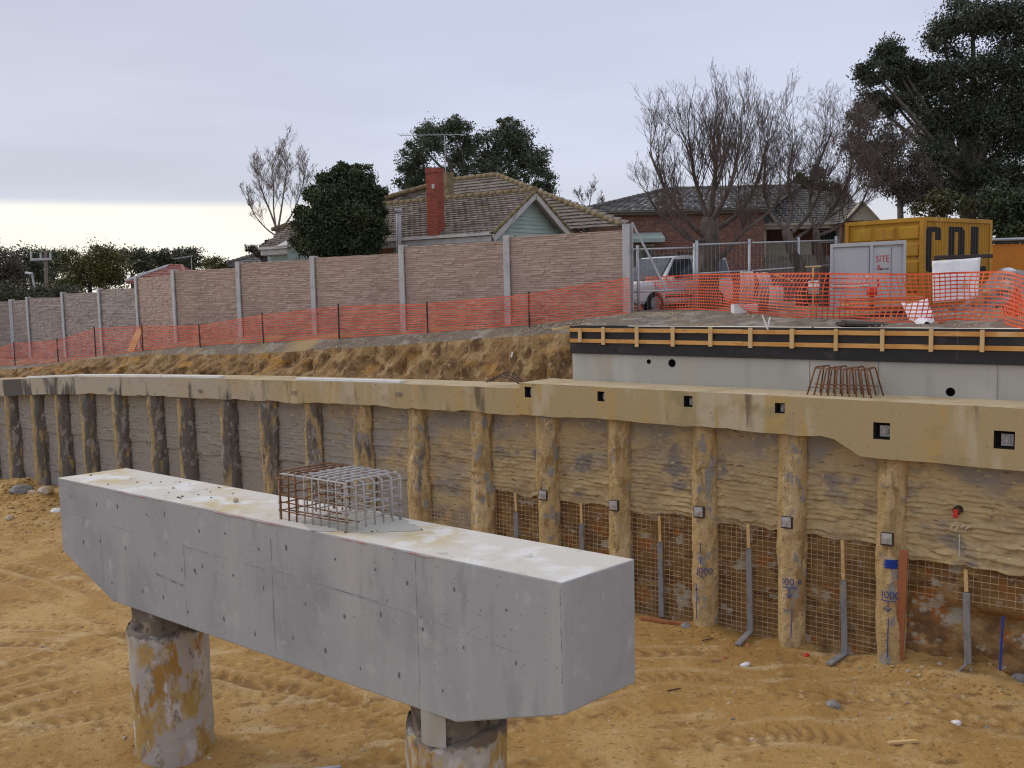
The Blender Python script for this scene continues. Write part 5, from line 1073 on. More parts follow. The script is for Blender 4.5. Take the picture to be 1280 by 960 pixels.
def text(body, size, P, right, up, mat_, parent, org, name='lettering', ext=.002):
    cu = bpy.data.curves.new('lettering', 'FONT'); cu.body = body; cu.size = size; cu.extrude = ext; cu.align_x = 'LEFT'; cu.resolution_u = 3
    o = bpy.data.objects.new('lettering_source', cu); COL.objects.link(o); bpy.context.view_layer.update()
    me = bpy.data.meshes.new_from_object(o.evaluated_get(bpy.context.evaluated_depsgraph_get())); bpy.data.objects.remove(o); bpy.data.curves.remove(cu)
    nrm = np.cross(right, up); P = np.asarray(P)-org
    for v in me.vertices: x, y, z = v.co; q = P+right*x+up*y+nrm*z; v.co = q
    me.materials.clear(); me.materials.append(mat_); return link(name, me, parent)
text('SITE', .21, kp(.605*L, .022, HT*.74), d*.85, UPV*1.15, M['red'], cab, CB)
text('&', .20, kp(.615*L, .022, HT*.63), d, UPV, M['red'], cab, CB); text('parcel', .085, kp(.66*L, .022, HT*.635), d, UPV, M['letter'], cab, CB); text('delivery', .085, kp(.635*L, .022, HT*.57), d, UPV, M['letter'], cab, CB)
mb = MB(CB); q = kp(.645*L, .022, HT*.45); mb.add([q+d*-.05+UPV*.05, q+d*.02+UPV*.17, q+d*.02+UPV*.05, q+d*.02-UPV*.1, q-d*.02-UPV*.1, q-d*.02+UPV*.03], [(0, 1, 2), (2, 3, 4, 5)]); mb.build('arrow', M['red'], cab)
# white board sheet, wrinkled sheet, timber stack, rubble, orange bar
def sheet(name, label, cat, corners, m_, bend, seed, nx=14, ny=14, th=.012):
    a, b, c, d_ = [np.asarray(q, float) for q in corners]; n = unit(np.cross(b-a, d_-a)); cen = (a+b+c+d_)/4; G = []
    for i in range(nx+1):
        u = i/nx; G.append([(a*(1-u)+b*u)*(1-v)+(d_*(1-u)+c*u)*v+n*bend*float(fbm(u*2+seed, v*2, seed, 3)) for v in np.linspace(0, 1, ny+1)])
    G = np.array(G); mb = MB(cen); mb.grid(G+n*th/2); mb.grid(G-n*th/2, flip=True); E_ = list(range(nx+1))
    k = (nx+1)*(ny+1); idx = lambda i, j: i*(ny+1)+j
    rim = [idx(i, 0) for i in range(nx+1)]+[idx(nx, j) for j in range(1, ny+1)]+[idx(i, ny) for i in range(nx-1, -1, -1)]+[idx(0, j) for j in range(ny-1, 0, -1)]
    mb.f += [(rim[i], rim[(i+1) % len(rim)], k+rim[(i+1) % len(rim)], k+rim[i]) for i in range(len(rim))]; mb.mi += [0]*len(rim)
    return tag(mb.build(name, m_, None, True, tuple(cen)), label, cat)
sheet('white_board', 'white stained board standing behind the orange net before the letters', 'board', (aty(1166, 379, 23.6), aty(1222, 374, 23.2), aty(1226, 322, 23.5), aty(1165, 326, 23.9)), M['sheet'], .05, 2.)
tag(sheet('plastic_sheet', 'crumpled pale plastic sheet spilling down over boards to the formwork edge', 'sheet', (aty(1146, 407, 20.7), aty(1170, 405, 20.6), aty(1160, 381, 22.2), aty(1126, 381, 22.4)), M['sheet'], .16, 6.), None)
def plank(label, p, q, w, h, m_, group=None): stick('timber_plank', label, 'plank', p, q, w, h, m_, group)
for k, (xa, ya, xb, yb, Y, lab) in enumerate(((1052, 375, 1152, 372, 23.2, 'topmost plank of the timber stack before the grey cabinet'), (1056, 380, 1155, 377, 23.0, 'second plank from the top of the timber stack before the cabinet'), (1050, 386, 1150, 384, 22.8, 'lowest plank of the timber stack before the cabinet'))):
    plank(lab, aty(xa, ya, Y), aty(xb, yb, Y), .5, .07, M['redplank'] if k != 1 else M['timber'], 'stacked planks behind the net')
for k, (xa, ya, xb, yb, Y, lab, m_) in enumerate(((1046, 401, 1112, 404, 21.6, 'grey weathered plank lying flat behind the formwork', 'oldwood'), (1050, 405, 1120, 407, 21.4, 'dark lower plank behind the formwork beside the plastic sheet', 'picket'), (690, 412, 718, 408, 25.8, 'pale stick lying on the bank top by the formwork end', 'timber_pale'), (1172, 403, 1190, 407, 20.6, 'short brown timber offcut near the plastic sheet', 'redplank'), (1095, 408, 1132, 404, 21.2, 'brown board tilted under the plastic sheet', 'oldwood'))):
    plank(lab, aty(xa, ya, Y), aty(xb, yb, Y), .55 if k in (0, 1) else .07, .06, M[m_])
q = aty(1090, 368, 23.4); mb = MB(q); mb.tube([q-UPV*.35, q+UPV*.05], .05, 8); mb.tube([q-UPV*.02, q+UPV*.18], .12, 10); tag(mb.build('marker_peg', M['red'], None, True, tuple(q)), 'round red capped peg before the grey cabinet', 'peg')
a = on_up(958, 410); mb = MB(a); mb.bar(a-UPV*.03+np.array([.03, 0, 0]), a+UPV*.28+np.array([-.09, 0, 0]), .07, .02); mb.bar(a+UPV*.02+np.array([.03, .0, 0]), a+UPV*.24+np.array([.08, 0, 0]), .05, .02); tag(mb.build('white_peg', M['white'], None, loc=tuple(a)), 'white peg sticking up just behind the formwork rail', 'peg')
def rock_mesh(r, rnd, flat=.7, sub=2):
    bm = bmesh.new(); bmesh.ops.create_icosphere(bm, subdivisions=sub, radius=r); sx = rnd.uniform(0, 99); ax_ = (rnd.uniform(.8, 1.35), rnd.uniform(.75, 1.1), flat*rnd.uniform(.8, 1.2))
    for v in bm.verts:
        k = 1+.35*float(fbm(v.co.x/r*1.1+sx, v.co.y/r*1.1, v.co.z/r*1.1, 3)); v.co = Vector((v.co.x*ax_[0]*k, v.co.y*ax_[1]*k, v.co.z*ax_[2]*k))
    me = bpy.data.meshes.new('stone'); bm.to_mesh(me); bm.free(); return me
rk = random.Random(11)
# grey rubble mound at right
mcx, mcy = aty(1256, 360, 24.5)[:2]; S, T = np.meshgrid(np.linspace(-2.6, 3.4, 46), np.linspace(-1.6, 2.2, 34), indexing='ij')
Zm = 7.0+1.2*np.exp(-((S-.5)/1.35)**2-((T-.3)/1.0)**2)*(1+.35*fbm(S*1.3, T*1.3, 3, 4))+.12*fbm(S*3, T*3, 1, 3)-.06
npmesh('rubble_mound', np.stack([S+mcx, T+mcy, Zm], -1).reshape(-1, 3), gridquads(*S.shape), M['greyrock'])['kind'] = 'structure'
me_list = []
for k in range(7): me = rock_mesh(.22, rk, .8); me.materials.append(M['greyrock'] if k % 2 else M['rock']); me_list.append(me)
for k in range(22):
    s, t = rk.uniform(-1.6, 1.8), rk.uniform(-1.2, .1); z = 7.0+1.12*math.exp(-((s-.5)/1.35)**2-((t-.3)/1.0)**2); o = link('rubble_stone', me_list[k % 7], None, (mcx+s, mcy+t, z)); o.rotation_euler = (rk.random()*6, rk.random()*6, rk.random()*6); q = rk.uniform(.4, 1.1); o.scale = (q, q, q); tag(o, 'broken stone on the grey rubble mound at the right edge', 'stone', 'stones on the rubble mound')
P = np.array([mcx+.15, mcy+.1, 8.27]); me = rock_mesh(.13, rk); me.materials.append(M['sheet']); tag(link('pale_stone', me, None, (P[0], P[1], P[2]-.12)), 'pale white lump on top of the rubble mound', 'stone')
stick('steel_beam', 'dark steel beam lying across the rubble behind the white board', 'beam', aty(1168, 322, 24.8), aty(1240, 320, 24.8), .12, .10, M['picket'])
# orange skip behind, with rail
P = aty(1241, 300, 30); sk_ = thing('orange_skip', 'orange steel skip with grey pipe rail beyond the rubble at right', 'skip', (P[0], P[1], 7)); OS = np.array([P[0], P[1], 7.]); zt_s = aty(1262, 305, 30)[2]; zb_s = aty(1262, 320, 30)[2]
mb = MB(OS); mb.box(P[0], P[0]+4, 30, 31.8, 7.0, zt_s); mb.build('skip_body', M['orange'], sk_, bevel=.02)
mb = MB(OS); mb.box(P[0]-.02, P[0]+4.02, 29.93, 29.99, zt_s+.02, zt_s+.18); mb.build('dark_band', M['picket'], sk_)
zr = aty(1262, 299.5, 30)[2]; mb = MB(OS); mb.tube([(P[0]-.3, 29.9, zr), (P[0]+4.2, 29.9, zr+.03)], .045, 8)
for k in range(4): mb.tube([(P[0]+.1+k*1.2, 29.9, zt_s+.1), (P[0]+.1+k*1.2, 29.9, zr)], .03, 6)
mb.build('rail', M['steel'], sk_)
# coils of poly pipe, white carton, rope
def coil(label, px, py, Y, yaw, R=.46):
    c = aty(px, py, Y); c[2] = 7.16+R; root = thing('pipe_coil', label, 'coil', tuple(c), yaw, 'coils of grey pipe behind the net')
    for k in range(4):
        mb = MB(); r = R-.012*(k % 2); mb.tube([(-.12+.085*k+.02*math.sin(q*3), r*math.cos(q)*.8, r*math.sin(q)) for q in np.linspace(0, 2*math.pi, 37)], .052, 8, False); mb.build('turn', M['coil'], root, True)
    return root
coil('left of two upright grey pipe coils behind the orange net', 934, 356, 26.4, -.30, .56); coil('right of two upright grey pipe coils behind the orange net', 953, 357, 26.9, -.12, .54)
coil('low grey pipe coil beside the two tall coils behind the net', 970, 366, 26.0, -.3, .36)
P = aty(931, 375, 25.6); bx = thing('white_carton', 'white carton on the ground in front of the pipe coils', 'box', (P[0], P[1], 7.15)); mb = MB(); mb.box(-.32, .3, -.2, .2, 0, .3); mb.build('carton', M['white'], bx, bevel=.01); mb = MB(); mb.box(-.33, -.05, -.21, .0, .3, .32); mb.build('flap', M['white'], bx)
a, b = aty(955, 341, 26.3), aty(992, 352, 25.6); mb = MB(a); mb.tube([a, (a+b)/2+UPV*.03, b], .016, 6); tag(mb.build('rope', M['timber_pale'], None, True, tuple(a)), 'pale rope stretched down from the pipe coils', 'rope')

# temporary pipe fence
def pipe_fence(label, pa, pb, zt, zm, posts, Y0, Y1):
    A, B = aty(pa[0], pa[1], Y0), aty(pb[0], pb[1], Y1); O = np.array([A[0], A[1], 7.1]); root = thing('temporary_fence', label, 'fence', tuple(O), group='grey pipe fence panels')
    f = lambda u, z: np.array([A[0]+(B[0]-A[0])*u, A[1]+(B[1]-A[1])*u, z])
    zA, zB = A[2], B[2]
    for (z0, z1) in ((zA, zB), (zm[0], zm[1])): mb = MB(O); mb.tube([f(0, z0), f(1, z1)], .026, 8); mb.build('rail', M['steel'], root, True)
    for u in posts: mb = MB(O); mb.tube([f(u, 7.0), f(u, zA+(zB-zA)*u+.12)], .042, 8); mb.build('post', M['steel'], root, True)
    mb = MB(O); n = int(np.hypot(*(B-A)[:2])/.12)
    for k in range(n): u = (k+.5)/n; mb.obox((f(u, 7.15)+f(u, zA+(zB-zA)*u))/2, np.array([.0018, 0, 0]), np.array([0, .0018, 0]), UPV*((zA-7.15)/2))
    mb.build('mesh_infill', M['steel'], root)
z3 = lambda x, y, Y: aty(x, y, Y)[2]
pipe_fence('grey pipe fence panel between noise wall and white car', (791, 312), (868, 309.5), 0, (z3(791, 365, 28.2), z3(868, 362, 28.6)), (.08, 1.0), 28.2, 28.6)
pipe_fence('grey pipe fence panel in front of the brick wall and thick bare trunk', (871, 306), (938, 303.5), 0, (z3(871, 342, 28.6), z3(938, 338.5, 28.9)), (0, .98), 28.6, 28.9)
pipe_fence('grey pipe fence panel before the low cream wall', (940, 303.5), (1045, 300.5), 0, (z3(940, 338.5, 28.9), z3(1045, 331, 29.4)), (.55, 1.0), 28.9, 29.4)
a, b = aty(790, 278, 28.1), aty(834, 364, 28.1); stick('brace_pipe', 'diagonal grey brace pipe leaning from the noise wall end post', 'pipe', a, b, .06, .06, M['post'])
# weathered paling fence
A, B = aty(954, 330, 46.2), aty(1046, 327, 46.2); O = np.array([A[0], A[1], 7]); root = thing('paling_fence', 'low weathered paling fence before the cream wall of the brick house', 'fence', tuple(O)); n = 26; w = (B[0]-A[0])/n; ztp = aty(954, 321, 46.2)[2]
for k in range(n): mb = MB(O); x = A[0]+(k+.5)*w; mb.box(x-w*.46, x+w*.46, 46.2, 46.225, 6.8, ztp+.03*rk.uniform(-1, 1)+.06*math.sin(k*.5)); mb.build('paling', M['oldwood'], root)
mb = MB(O); mb.box(A[0], B[0], 46.23, 46.29, ztp-.25, ztp-.15); mb.build('rail', M['oldwood'], root)

# ================================================================== STONES AND LITTER IN THE PIT
SM = []
for k in range(8): me = rock_mesh(.10, rk, .65); me.materials.append(M['rock'] if k % 4 else M['greyrock']); SM.append(me)
def stone(px, py, size, label, group=None, k=None, m_=None):
    P = onz(px, py, 0); me = SM[rk.randrange(8)] if k is None else SM[k]
    if m_: me = me.copy(); me.materials.clear(); me.materials.append(m_)
    o = link('stone', me, None, (P[0], P[1], gz(P[0], P[1])+size*.03)); o.rotation_euler = (rk.uniform(-.3, .3), rk.uniform(-.3, .3), rk.random()*6); s = size/.1; o.scale = (s, s, s); return tag(o, label, 'stone', group)
stone(27, 622, .42, 'large grey boulder at the foot of the far left piles', k=1, m_=M['greyrock']); stone(44, 628, .25, 'pale boulder beside the grey one at far left'); stone(58, 632, .28, 'brown boulder nearest the left end of the headstock'); stone(70, 644, .16, 'small white stone just left of the headstock end', m_=M['white'])
stone(12, 652, .18, 'flat stone at the left picture edge'); stone(1195, 907, .085, 'pale pointed stone on the ground at lower right', m_=M['sheet']); stone(1041, 886, .13, 'tan stone in the middle of the right ground'); stone(1275, 862, .17, 'dark stone at the right picture edge by the blue rod', m_=M['greyrock'])
stone(931, 832, .10, 'white crumpled lump before the marked piles', m_=M['sheet']); stone(1008, 821, .07, 'red round lump at the foot of the wall', m_=M['red']); stone(905, 823, .07, 'pinkish lump on the ground near the turned drain foot', m_=M['redplank']); stone(858, 787, .11, 'grey lump beside the dashed pile base', m_=M['greyrock']); stone(934, 808, .07, 'reddish clod right of the turned drain foot', m_=M['redplank'])
for k in range(110):
    px, py = rk.choice([(rk.uniform(810, 1280), rk.gauss(872, 26)), (rk.uniform(10, 70), rk.uniform(625, 690)), (rk.uniform(0, 640), rk.uniform(700, 950)), (rk.uniform(1060, 1280), rk.gauss(850, 12))])
    if 70 < px < 720 and py < 770: continue
    stone(px, min(max(py, 620), 955), rk.uniform(.018, .05), 'small clay stone scattered on the dug ground', 'clay stones on the pit ground')
def gravel():
    Vs, Qs = [], []; k = 0; t = np.array([[1, 0, 0], [-.5, .87, 0], [-.5, -.87, 0], [.1, .05, .9]])
    for i in range(5200):
        if i < 3400:
            px, py = rk.uniform(-20, 1300), 640+320*rk.random()**.8; P = onz(px, py, 0); z = gz(P[0], P[1])-.003; r = rk.uniform(.006, .02)*(1.5 if rk.random() < .1 else 1)
        else:
            s = rk.uniform(-8, 40); s, o, r = s, rk.uniform(-3.4, -.98 if s < 8.3 else -2.4), rk.uniform(.012, .045); P = wl(s, o, 0); z = tgz(P[0], P[1])+.0
        q = rk.random()*6; c, s_ = math.cos(q), math.sin(q); T = t*np.array([r, r*.8, r*.9])*(.7+.6*rk.random()); T = np.stack([T[:, 0]*c-T[:, 1]*s_, T[:, 0]*s_+T[:, 1]*c, T[:, 2]], 1)+np.array([P[0], P[1], z])
        Vs.append(T); Qs.append(np.array([[0, 1, 3], [1, 2, 3], [2, 0, 3]])+k); k += 4
    o = npmesh('gravel', np.vstack(Vs), np.vstack(Qs), M['rock'], kind='stuff')
gravel()
def clods():
    Vs, Qs, k = [], [], 0; cr_ = random.Random(77); t = np.array([[1, 0, .1], [.2, .9, 0], [-.8, .4, .1], [-.5, -.7, 0], [.5, -.8, .05], [.05, 0, .75]])
    for i in range(3600):
        if i < 1700: P = wl(cr_.uniform(-6, 10.5), .30+abs(cr_.gauss(0, .45)), 0); r = cr_.uniform(.012, .05)
        elif i < 2300: P = onz(cr_.gauss(40, 30), cr_.gauss(636, 16), 0); r = cr_.uniform(.03, .13)
        else: P = onz(cr_.uniform(0, 1280), cr_.uniform(690, 960), 0); r = cr_.uniform(.010, .03)*(2 if cr_.random() < .06 else 1)
        if not (GX[0] < P[0] < GX[-1] and 5 < P[1] < 70): continue
        q = cr_.random()*6; c, s_ = math.cos(q), math.sin(q); T = t*r*np.array([1, cr_.uniform(.6, 1), cr_.uniform(.6, 1.2)]); T = np.stack([T[:, 0]*c-T[:, 1]*s_, T[:, 0]*s_+T[:, 1]*c, T[:, 2]], 1)+np.array([P[0], P[1], gz(P[0], P[1])-.004])
        Vs.append(T); Qs.append(np.array([[j, (j+1) % 5, 5] for j in range(5)])+k); k += 6
    npmesh('clods', np.vstack(Vs), np.vstack(Qs), M['dirt'], kind='stuff')
clods()
a, b = onz(1110, 926, .05), onz(1146, 925, .05); a[2] = gz(*a[:2])+.03; b[2] = gz(*b[:2])+.03; stick('timber_offcut', 'pale timber offcut lying on the ground at lower right', 'timber', a, b, .07, .045, M['timber_pale'])
a, b = onz(348, 949, .05), onz(426, 948, .05); a[2] = gz(*a[:2])+.035; b[2] = gz(*b[:2])+.045; mb = MB(a); mb.tube([a, (a+b)/2+UPV*.01, b], .035, 10); tag(mb.build('pipe_offcut', M['steel'], None, True, tuple(a)), 'grey pipe offcut lying between the two columns', 'pipe')
for px, py, lab in ((843, 860, 'thin stick on the ground right of the headstock'), (885, 799, 'dark stick near the dashed pile')):
    a = onz(px, py, .05); a[2] = gz(*a[:2])+.02; stick('twig', lab, 'stick', a-np.array([.14, .02, 0]), a+np.array([.14, .05, .02]), .02, .02, M['picket'])

# ================================================================== TREES
def leafy(name, label, cat, base, lobes, Y, leafpx, lmat, bark, tr, fork, seed, group=None, clump=34, per=60, spread=.30, droop=.3, shell=.55, limb=True, sub=True):
    """lobes: (px, py, rpx_x, rpx_y, dy, weight); base world point; fork world point where limbs start"""
    rng = np.random.default_rng(seed); base = np.asarray(base, float); root = thing(name, label, cat, tuple(base), group=group); mb = MB(base); fork = np.asarray(fork, float)
    r3 = random.Random(seed); pts = [base-UPV*.4, base+(fork-base)*.4+np.array([r3.uniform(-.1, .1), 0, 0])*tr*4, fork]; mb.tube(pts, [tr*1.25, tr, tr*.8], 10)
    V = []
    for (px, py, rx, ry, dy, wgt) in lobes:
        c = aty(px, py, Y+dy); k = (Y+dy)/FPX; R3 = np.array([rx*k, max(rx, ry)*k*.8, ry*k])
        lr = tr*.42*min(1.3, math.sqrt(wgt))
        if limb:
            mid = fork+(c-fork)*.5+np.array([r3.uniform(-.2, .2), r3.uniform(-.2, .2), .12])*np.linalg.norm(c-fork)*.35; q = []
            for t in np.linspace(0, 1, 7): q.append((1-t)**2*fork+2*t*(1-t)*mid+t*t*c)
            mb.tube(q, np.linspace(lr*1.25, lr*.3, 7), 6)
        n = max(4, int(clump*wgt)); d = rng.normal(size=(n, 3)); d /= np.linalg.norm(d, axis=1, keepdims=True); rad = shell+(1-shell)*rng.random((n, 1))**.6; rad *= .78+.35*rng.random((n, 1))
        C = c+d*rad*R3
        if limb and sub:
            for cc in C[::2]:
                st = c+(cc-c)*rng.uniform(-.1, .15); mb.tube([st, (st+cc)/2+UPV*.08*np.linalg.norm(cc-st), cc], [lr*.30, lr*.18, lr*.06], 4, False)
        sg = spread*np.mean(R3)*(.6+.8*rng.random((n, 1)))
        for j in range(n):
            m_ = int(per*(.5+rng.random())); P = C[j]+rng.normal(size=(m_, 3))*sg[j]*np.array([1, 1, .72]); L = leafpx*k*(.6+.9*rng.random((m_, 1)))
            a = rng.normal(size=(m_, 3)); a[:, 2] -= droop; a /= np.linalg.norm(a, axis=1, keepdims=True); b = np.cross(a, rng.normal(size=(m_, 3))); b /= np.linalg.norm(b, axis=1, keepdims=True)
            V.append(np.stack([P-a*L*.6, P+b*L*.36, P+a*L*.7, P-b*L*.36], 1))
    V = np.concatenate(V).reshape(-1, 3)-base; npmesh('crown', V, np.arange(len(V)).reshape(-1, 4), lmat, root)
    mb.build('trunk', bark, root, True); return root
def bp(px, py, Y, gz_=None): P = aty(px, py, Y); return np.array([P[0], P[1], tgz(P[0], P[1]) if gz_ is None else gz_])
# dark shrub in front of the green house
leafy('evergreen_shrub', 'dense dark rounded evergreen shrub in front of the weatherboard house', 'shrub', bp(424, 400, 38.0), [(425, 258, 36, 44, 0, 2.4), (395, 290, 28, 28, -.2, 1.5), (455, 285, 24, 32, 0, 1.5), (446, 222, 20, 15, 0, .8), (408, 232, 14, 14, 0, .6), (380, 270, 13, 14, 0, .5), (467, 246, 14, 18, .1, .6), (425, 310, 46, 24, 0, 1.8), (376, 300, 12, 14, 0, .5), (394, 248, 13, 12, 0, .5), (470, 268, 12, 16, 0, .5), (428, 214, 13, 9, 0, .4), (476, 290, 9, 12, 0, .3)], 38.0, 2.3, M['leaf_bush'], M['bark'], .14, aty(424, 305, 38.0), 21, clump=70, per=150, spread=.17, droop=-.1, shell=.45)
# gums behind the house
leafy('gum_tree', 'tall spreading gum tree behind the weatherboard house roof', 'tree', bp(590, 330, 62), [(546, 168, 26, 16, 0, .9), (528, 186, 24, 18, -1, .9), (517, 206, 20, 18, 0, .7), (575, 190, 26, 24, 1, 1.2), (512, 226, 18, 14, 0, .7), (545, 222, 22, 16, 0, .8), (610, 190, 26, 24, 0, 1.2), (635, 172, 24, 22, 0, 1.1), (655, 188, 24, 26, 1, 1.1), (668, 212, 22, 24, 0, 1.0), (620, 220, 36, 20, 0, 1.3), (683, 232, 16, 14, 0, .6), (585, 224, 26, 16, 0, .9), (570, 158, 18, 10, 0, .5), (632, 156, 12, 8, 0, .3)], 62, 2.0, M['leaf_gum'], M['gumbark'], .34, aty(590, 262, 62), 22, clump=30, per=130, spread=.22, droop=.6, shell=.35)
# big dark gum at right
leafy('gum_tree', 'huge dark gum tree filling the top right corner behind the yellow container', 'tree', bp(1205, 330, 40), [(1215, 22, 44, 26, 0, 1.5), (1262, 30, 40, 34, 0, 1.5), (1180, 48, 30, 24, 0, 1.0), (1108, 66, 22, 16, 0, .8), (1092, 92, 22, 16, -1, .8), (1125, 84, 24, 20, 0, .9), (1150, 100, 36, 28, 1, 1.4), (1200, 92, 44, 34, 0, 1.9), (1255, 100, 44, 40, 0, 1.9), (1300, 80, 40, 60, 0, 1.6), (1175, 145, 40, 30, 0, 1.6), (1225, 155, 46, 34, 0, 1.9), (1275, 165, 40, 40, 0, 1.7), (1165, 195, 30, 26, -1, 1.1), (1215, 212, 38, 28, 0, 1.4), (1262, 225, 42, 36, 0, 1.7), (1310, 200, 40, 60, 0, 1.4), (1185, 235, 28, 18, 0, .8), (1090, 128, 24, 16, 0, .7), (1120, 132, 26, 18, 0, .8), (1240, 262, 40, 22, 0, 1.0), (1285, 270, 36, 26, 0, 1.0)], 40, 2.3, M['leaf_big'], M['gumbark'], .34, aty(1210, 235, 40), 23, clump=34, per=150, spread=.20, droop=.7, shell=.3)
leafy('casuarina_tree', 'feathery brownish tree hanging left of the huge dark gum', 'tree', bp(1128, 330, 37), [(1078, 148, 20, 18, 0, .8), (1072, 182, 20, 24, 0, .9), (1092, 200, 22, 26, 0, 1.0), (1118, 178, 22, 26, 0, 1.0), (1108, 224, 26, 22, 0, 1.0), (1140, 212, 24, 30, 0, 1.1), (1140, 245, 20, 14, 0, .7), (1160, 235, 18, 18, 0, .7)], 37, 1.9, M['leaf_brown'], M['gumbark'], .13, aty(1125, 250, 37), 24, clump=26, per=150, spread=.30, droop=2.2, shell=.3)
leafy('garden_shrub', 'olive green garden shrub just behind the yellow container', 'shrub', bp(1180, 330, 33), [(1160, 262, 22, 14, 0, .9), (1190, 258, 24, 14, 0, .9), (1178, 245, 16, 10, 0, .5)], 33, 3.2, M['leaf_olive'], M['bark'], .06, aty(1178, 285, 33), 25, clump=18, per=60, spread=.3, droop=.2)
leafy('hedge_shrub', 'dark dense shrub at the right edge beyond the orange skip', 'shrub', bp(1262, 330, 35), [(1250, 260, 26, 26, 0, 1.2), (1282, 265, 30, 30, 0, 1.3), (1262, 290, 40, 18, 0, 1.2), (1300, 285, 30, 24, 0, 1.)], 35, 3.2, M['leaf_bush'], M['bark'], .1, aty(1262, 300, 35), 26, clump=30, per=80, spread=.28, droop=.2)
leafy('pine_shrub', 'dark olive conifer clump behind the bare trees above the brick house roof', 'tree', bp(1012, 330, 56), [(1012, 222, 18, 14, 0, .8), (1000, 238, 18, 12, 0, .8), (1030, 238, 20, 14, 0, .9), (1045, 244, 14, 10, 0, .5), (1018, 246, 26, 10, 0, .8)], 56, 2.6, M['leaf_olive'], M['bark'], .12, aty(1015, 262, 56), 27, clump=24, per=70, spread=.28, droop=-.4)
# tree line far left
far = [((-12, 345), [(-20, 312, 26, 26), (8, 338, 24, 30), (-10, 350, 30, 26)], 95, 'leaf_brown', 'brown green tree at the far left edge of the tree line'),
       ((30, 350), [(32, 318, 24, 16), (22, 340, 26, 26), (48, 334, 20, 20)], 100, 'leaf_far', 'dark tree behind the power pole at far left'),
       ((66, 352), [(60, 316, 22, 12), (74, 330, 18, 18), (52, 350, 22, 18)], 110, 'leaf_far', 'dark grey green tree right of the power pole'),
       ((112, 352), [(92, 322, 20, 16), (122, 318, 26, 18), (140, 326, 20, 20), (108, 340, 34, 22), (140, 346, 22, 18), (90, 352, 26, 16)], 80, 'leaf_far2', 'broad bright olive tree in the left tree line'),
       ((165, 352), [(158, 316, 20, 12), (176, 320, 16, 14), (182, 332, 14, 16)], 105, 'leaf_far', 'tree just left of the red roofed house'),
       ((205, 352), [(200, 316, 18, 11), (218, 322, 20, 13), (190, 325, 16, 12)], 110, 'leaf_far', 'dark tree right behind the red roofed house'),
       ((238, 352), [(234, 312, 16, 9), (246, 320, 18, 12), (232, 330, 20, 12)], 112, 'leaf_far', 'dark tree right of the red roofed house'),
       ((275, 352), [(268, 324, 16, 9), (286, 328, 14, 8), (272, 336, 22, 10)], 90, 'leaf_far2', 'olive tree at the right end of the left tree line'),
       ((5, 385), [(10, 366, 26, 18), (-25, 360, 30, 24), (30, 372, 20, 12)], 75, 'leaf_far', 'dark low tree over the noise wall corner'),
       ((60, 385), [(58, 364, 24, 12), (90, 360, 22, 10)], 74, 'leaf_far', 'low dark shrub behind the noise wall below the power pole'),
       ((330, 345), [(325, 308, 16, 11), (345, 305, 14, 10), (338, 300, 10, 7)], 52, 'leaf_brown', 'small reddish bush under the left bare tree')]
far = [(b_, [(p_[0], p_[1]+5, p_[2], p_[3]*.9) for p_ in L_], *r_) for b_, L_, *r_ in far]
for k, ((bx_, by_), lob, Y, lm, lab) in enumerate(far):
    leafy('distant_tree', lab, 'tree', bp(bx_, by_, Y), [(*l, 0, 1.0*(l[2]*l[3]/380)**.7) for l in lob], Y, 1.8, M[lm], M['bark'], .2, aty(bx_, min(by_, lob[-1][1]+8), Y), 40+k, group='trees of the left tree line' if k < 10 else None, clump=30, per=120, spread=.24, droop=.1, shell=.3)

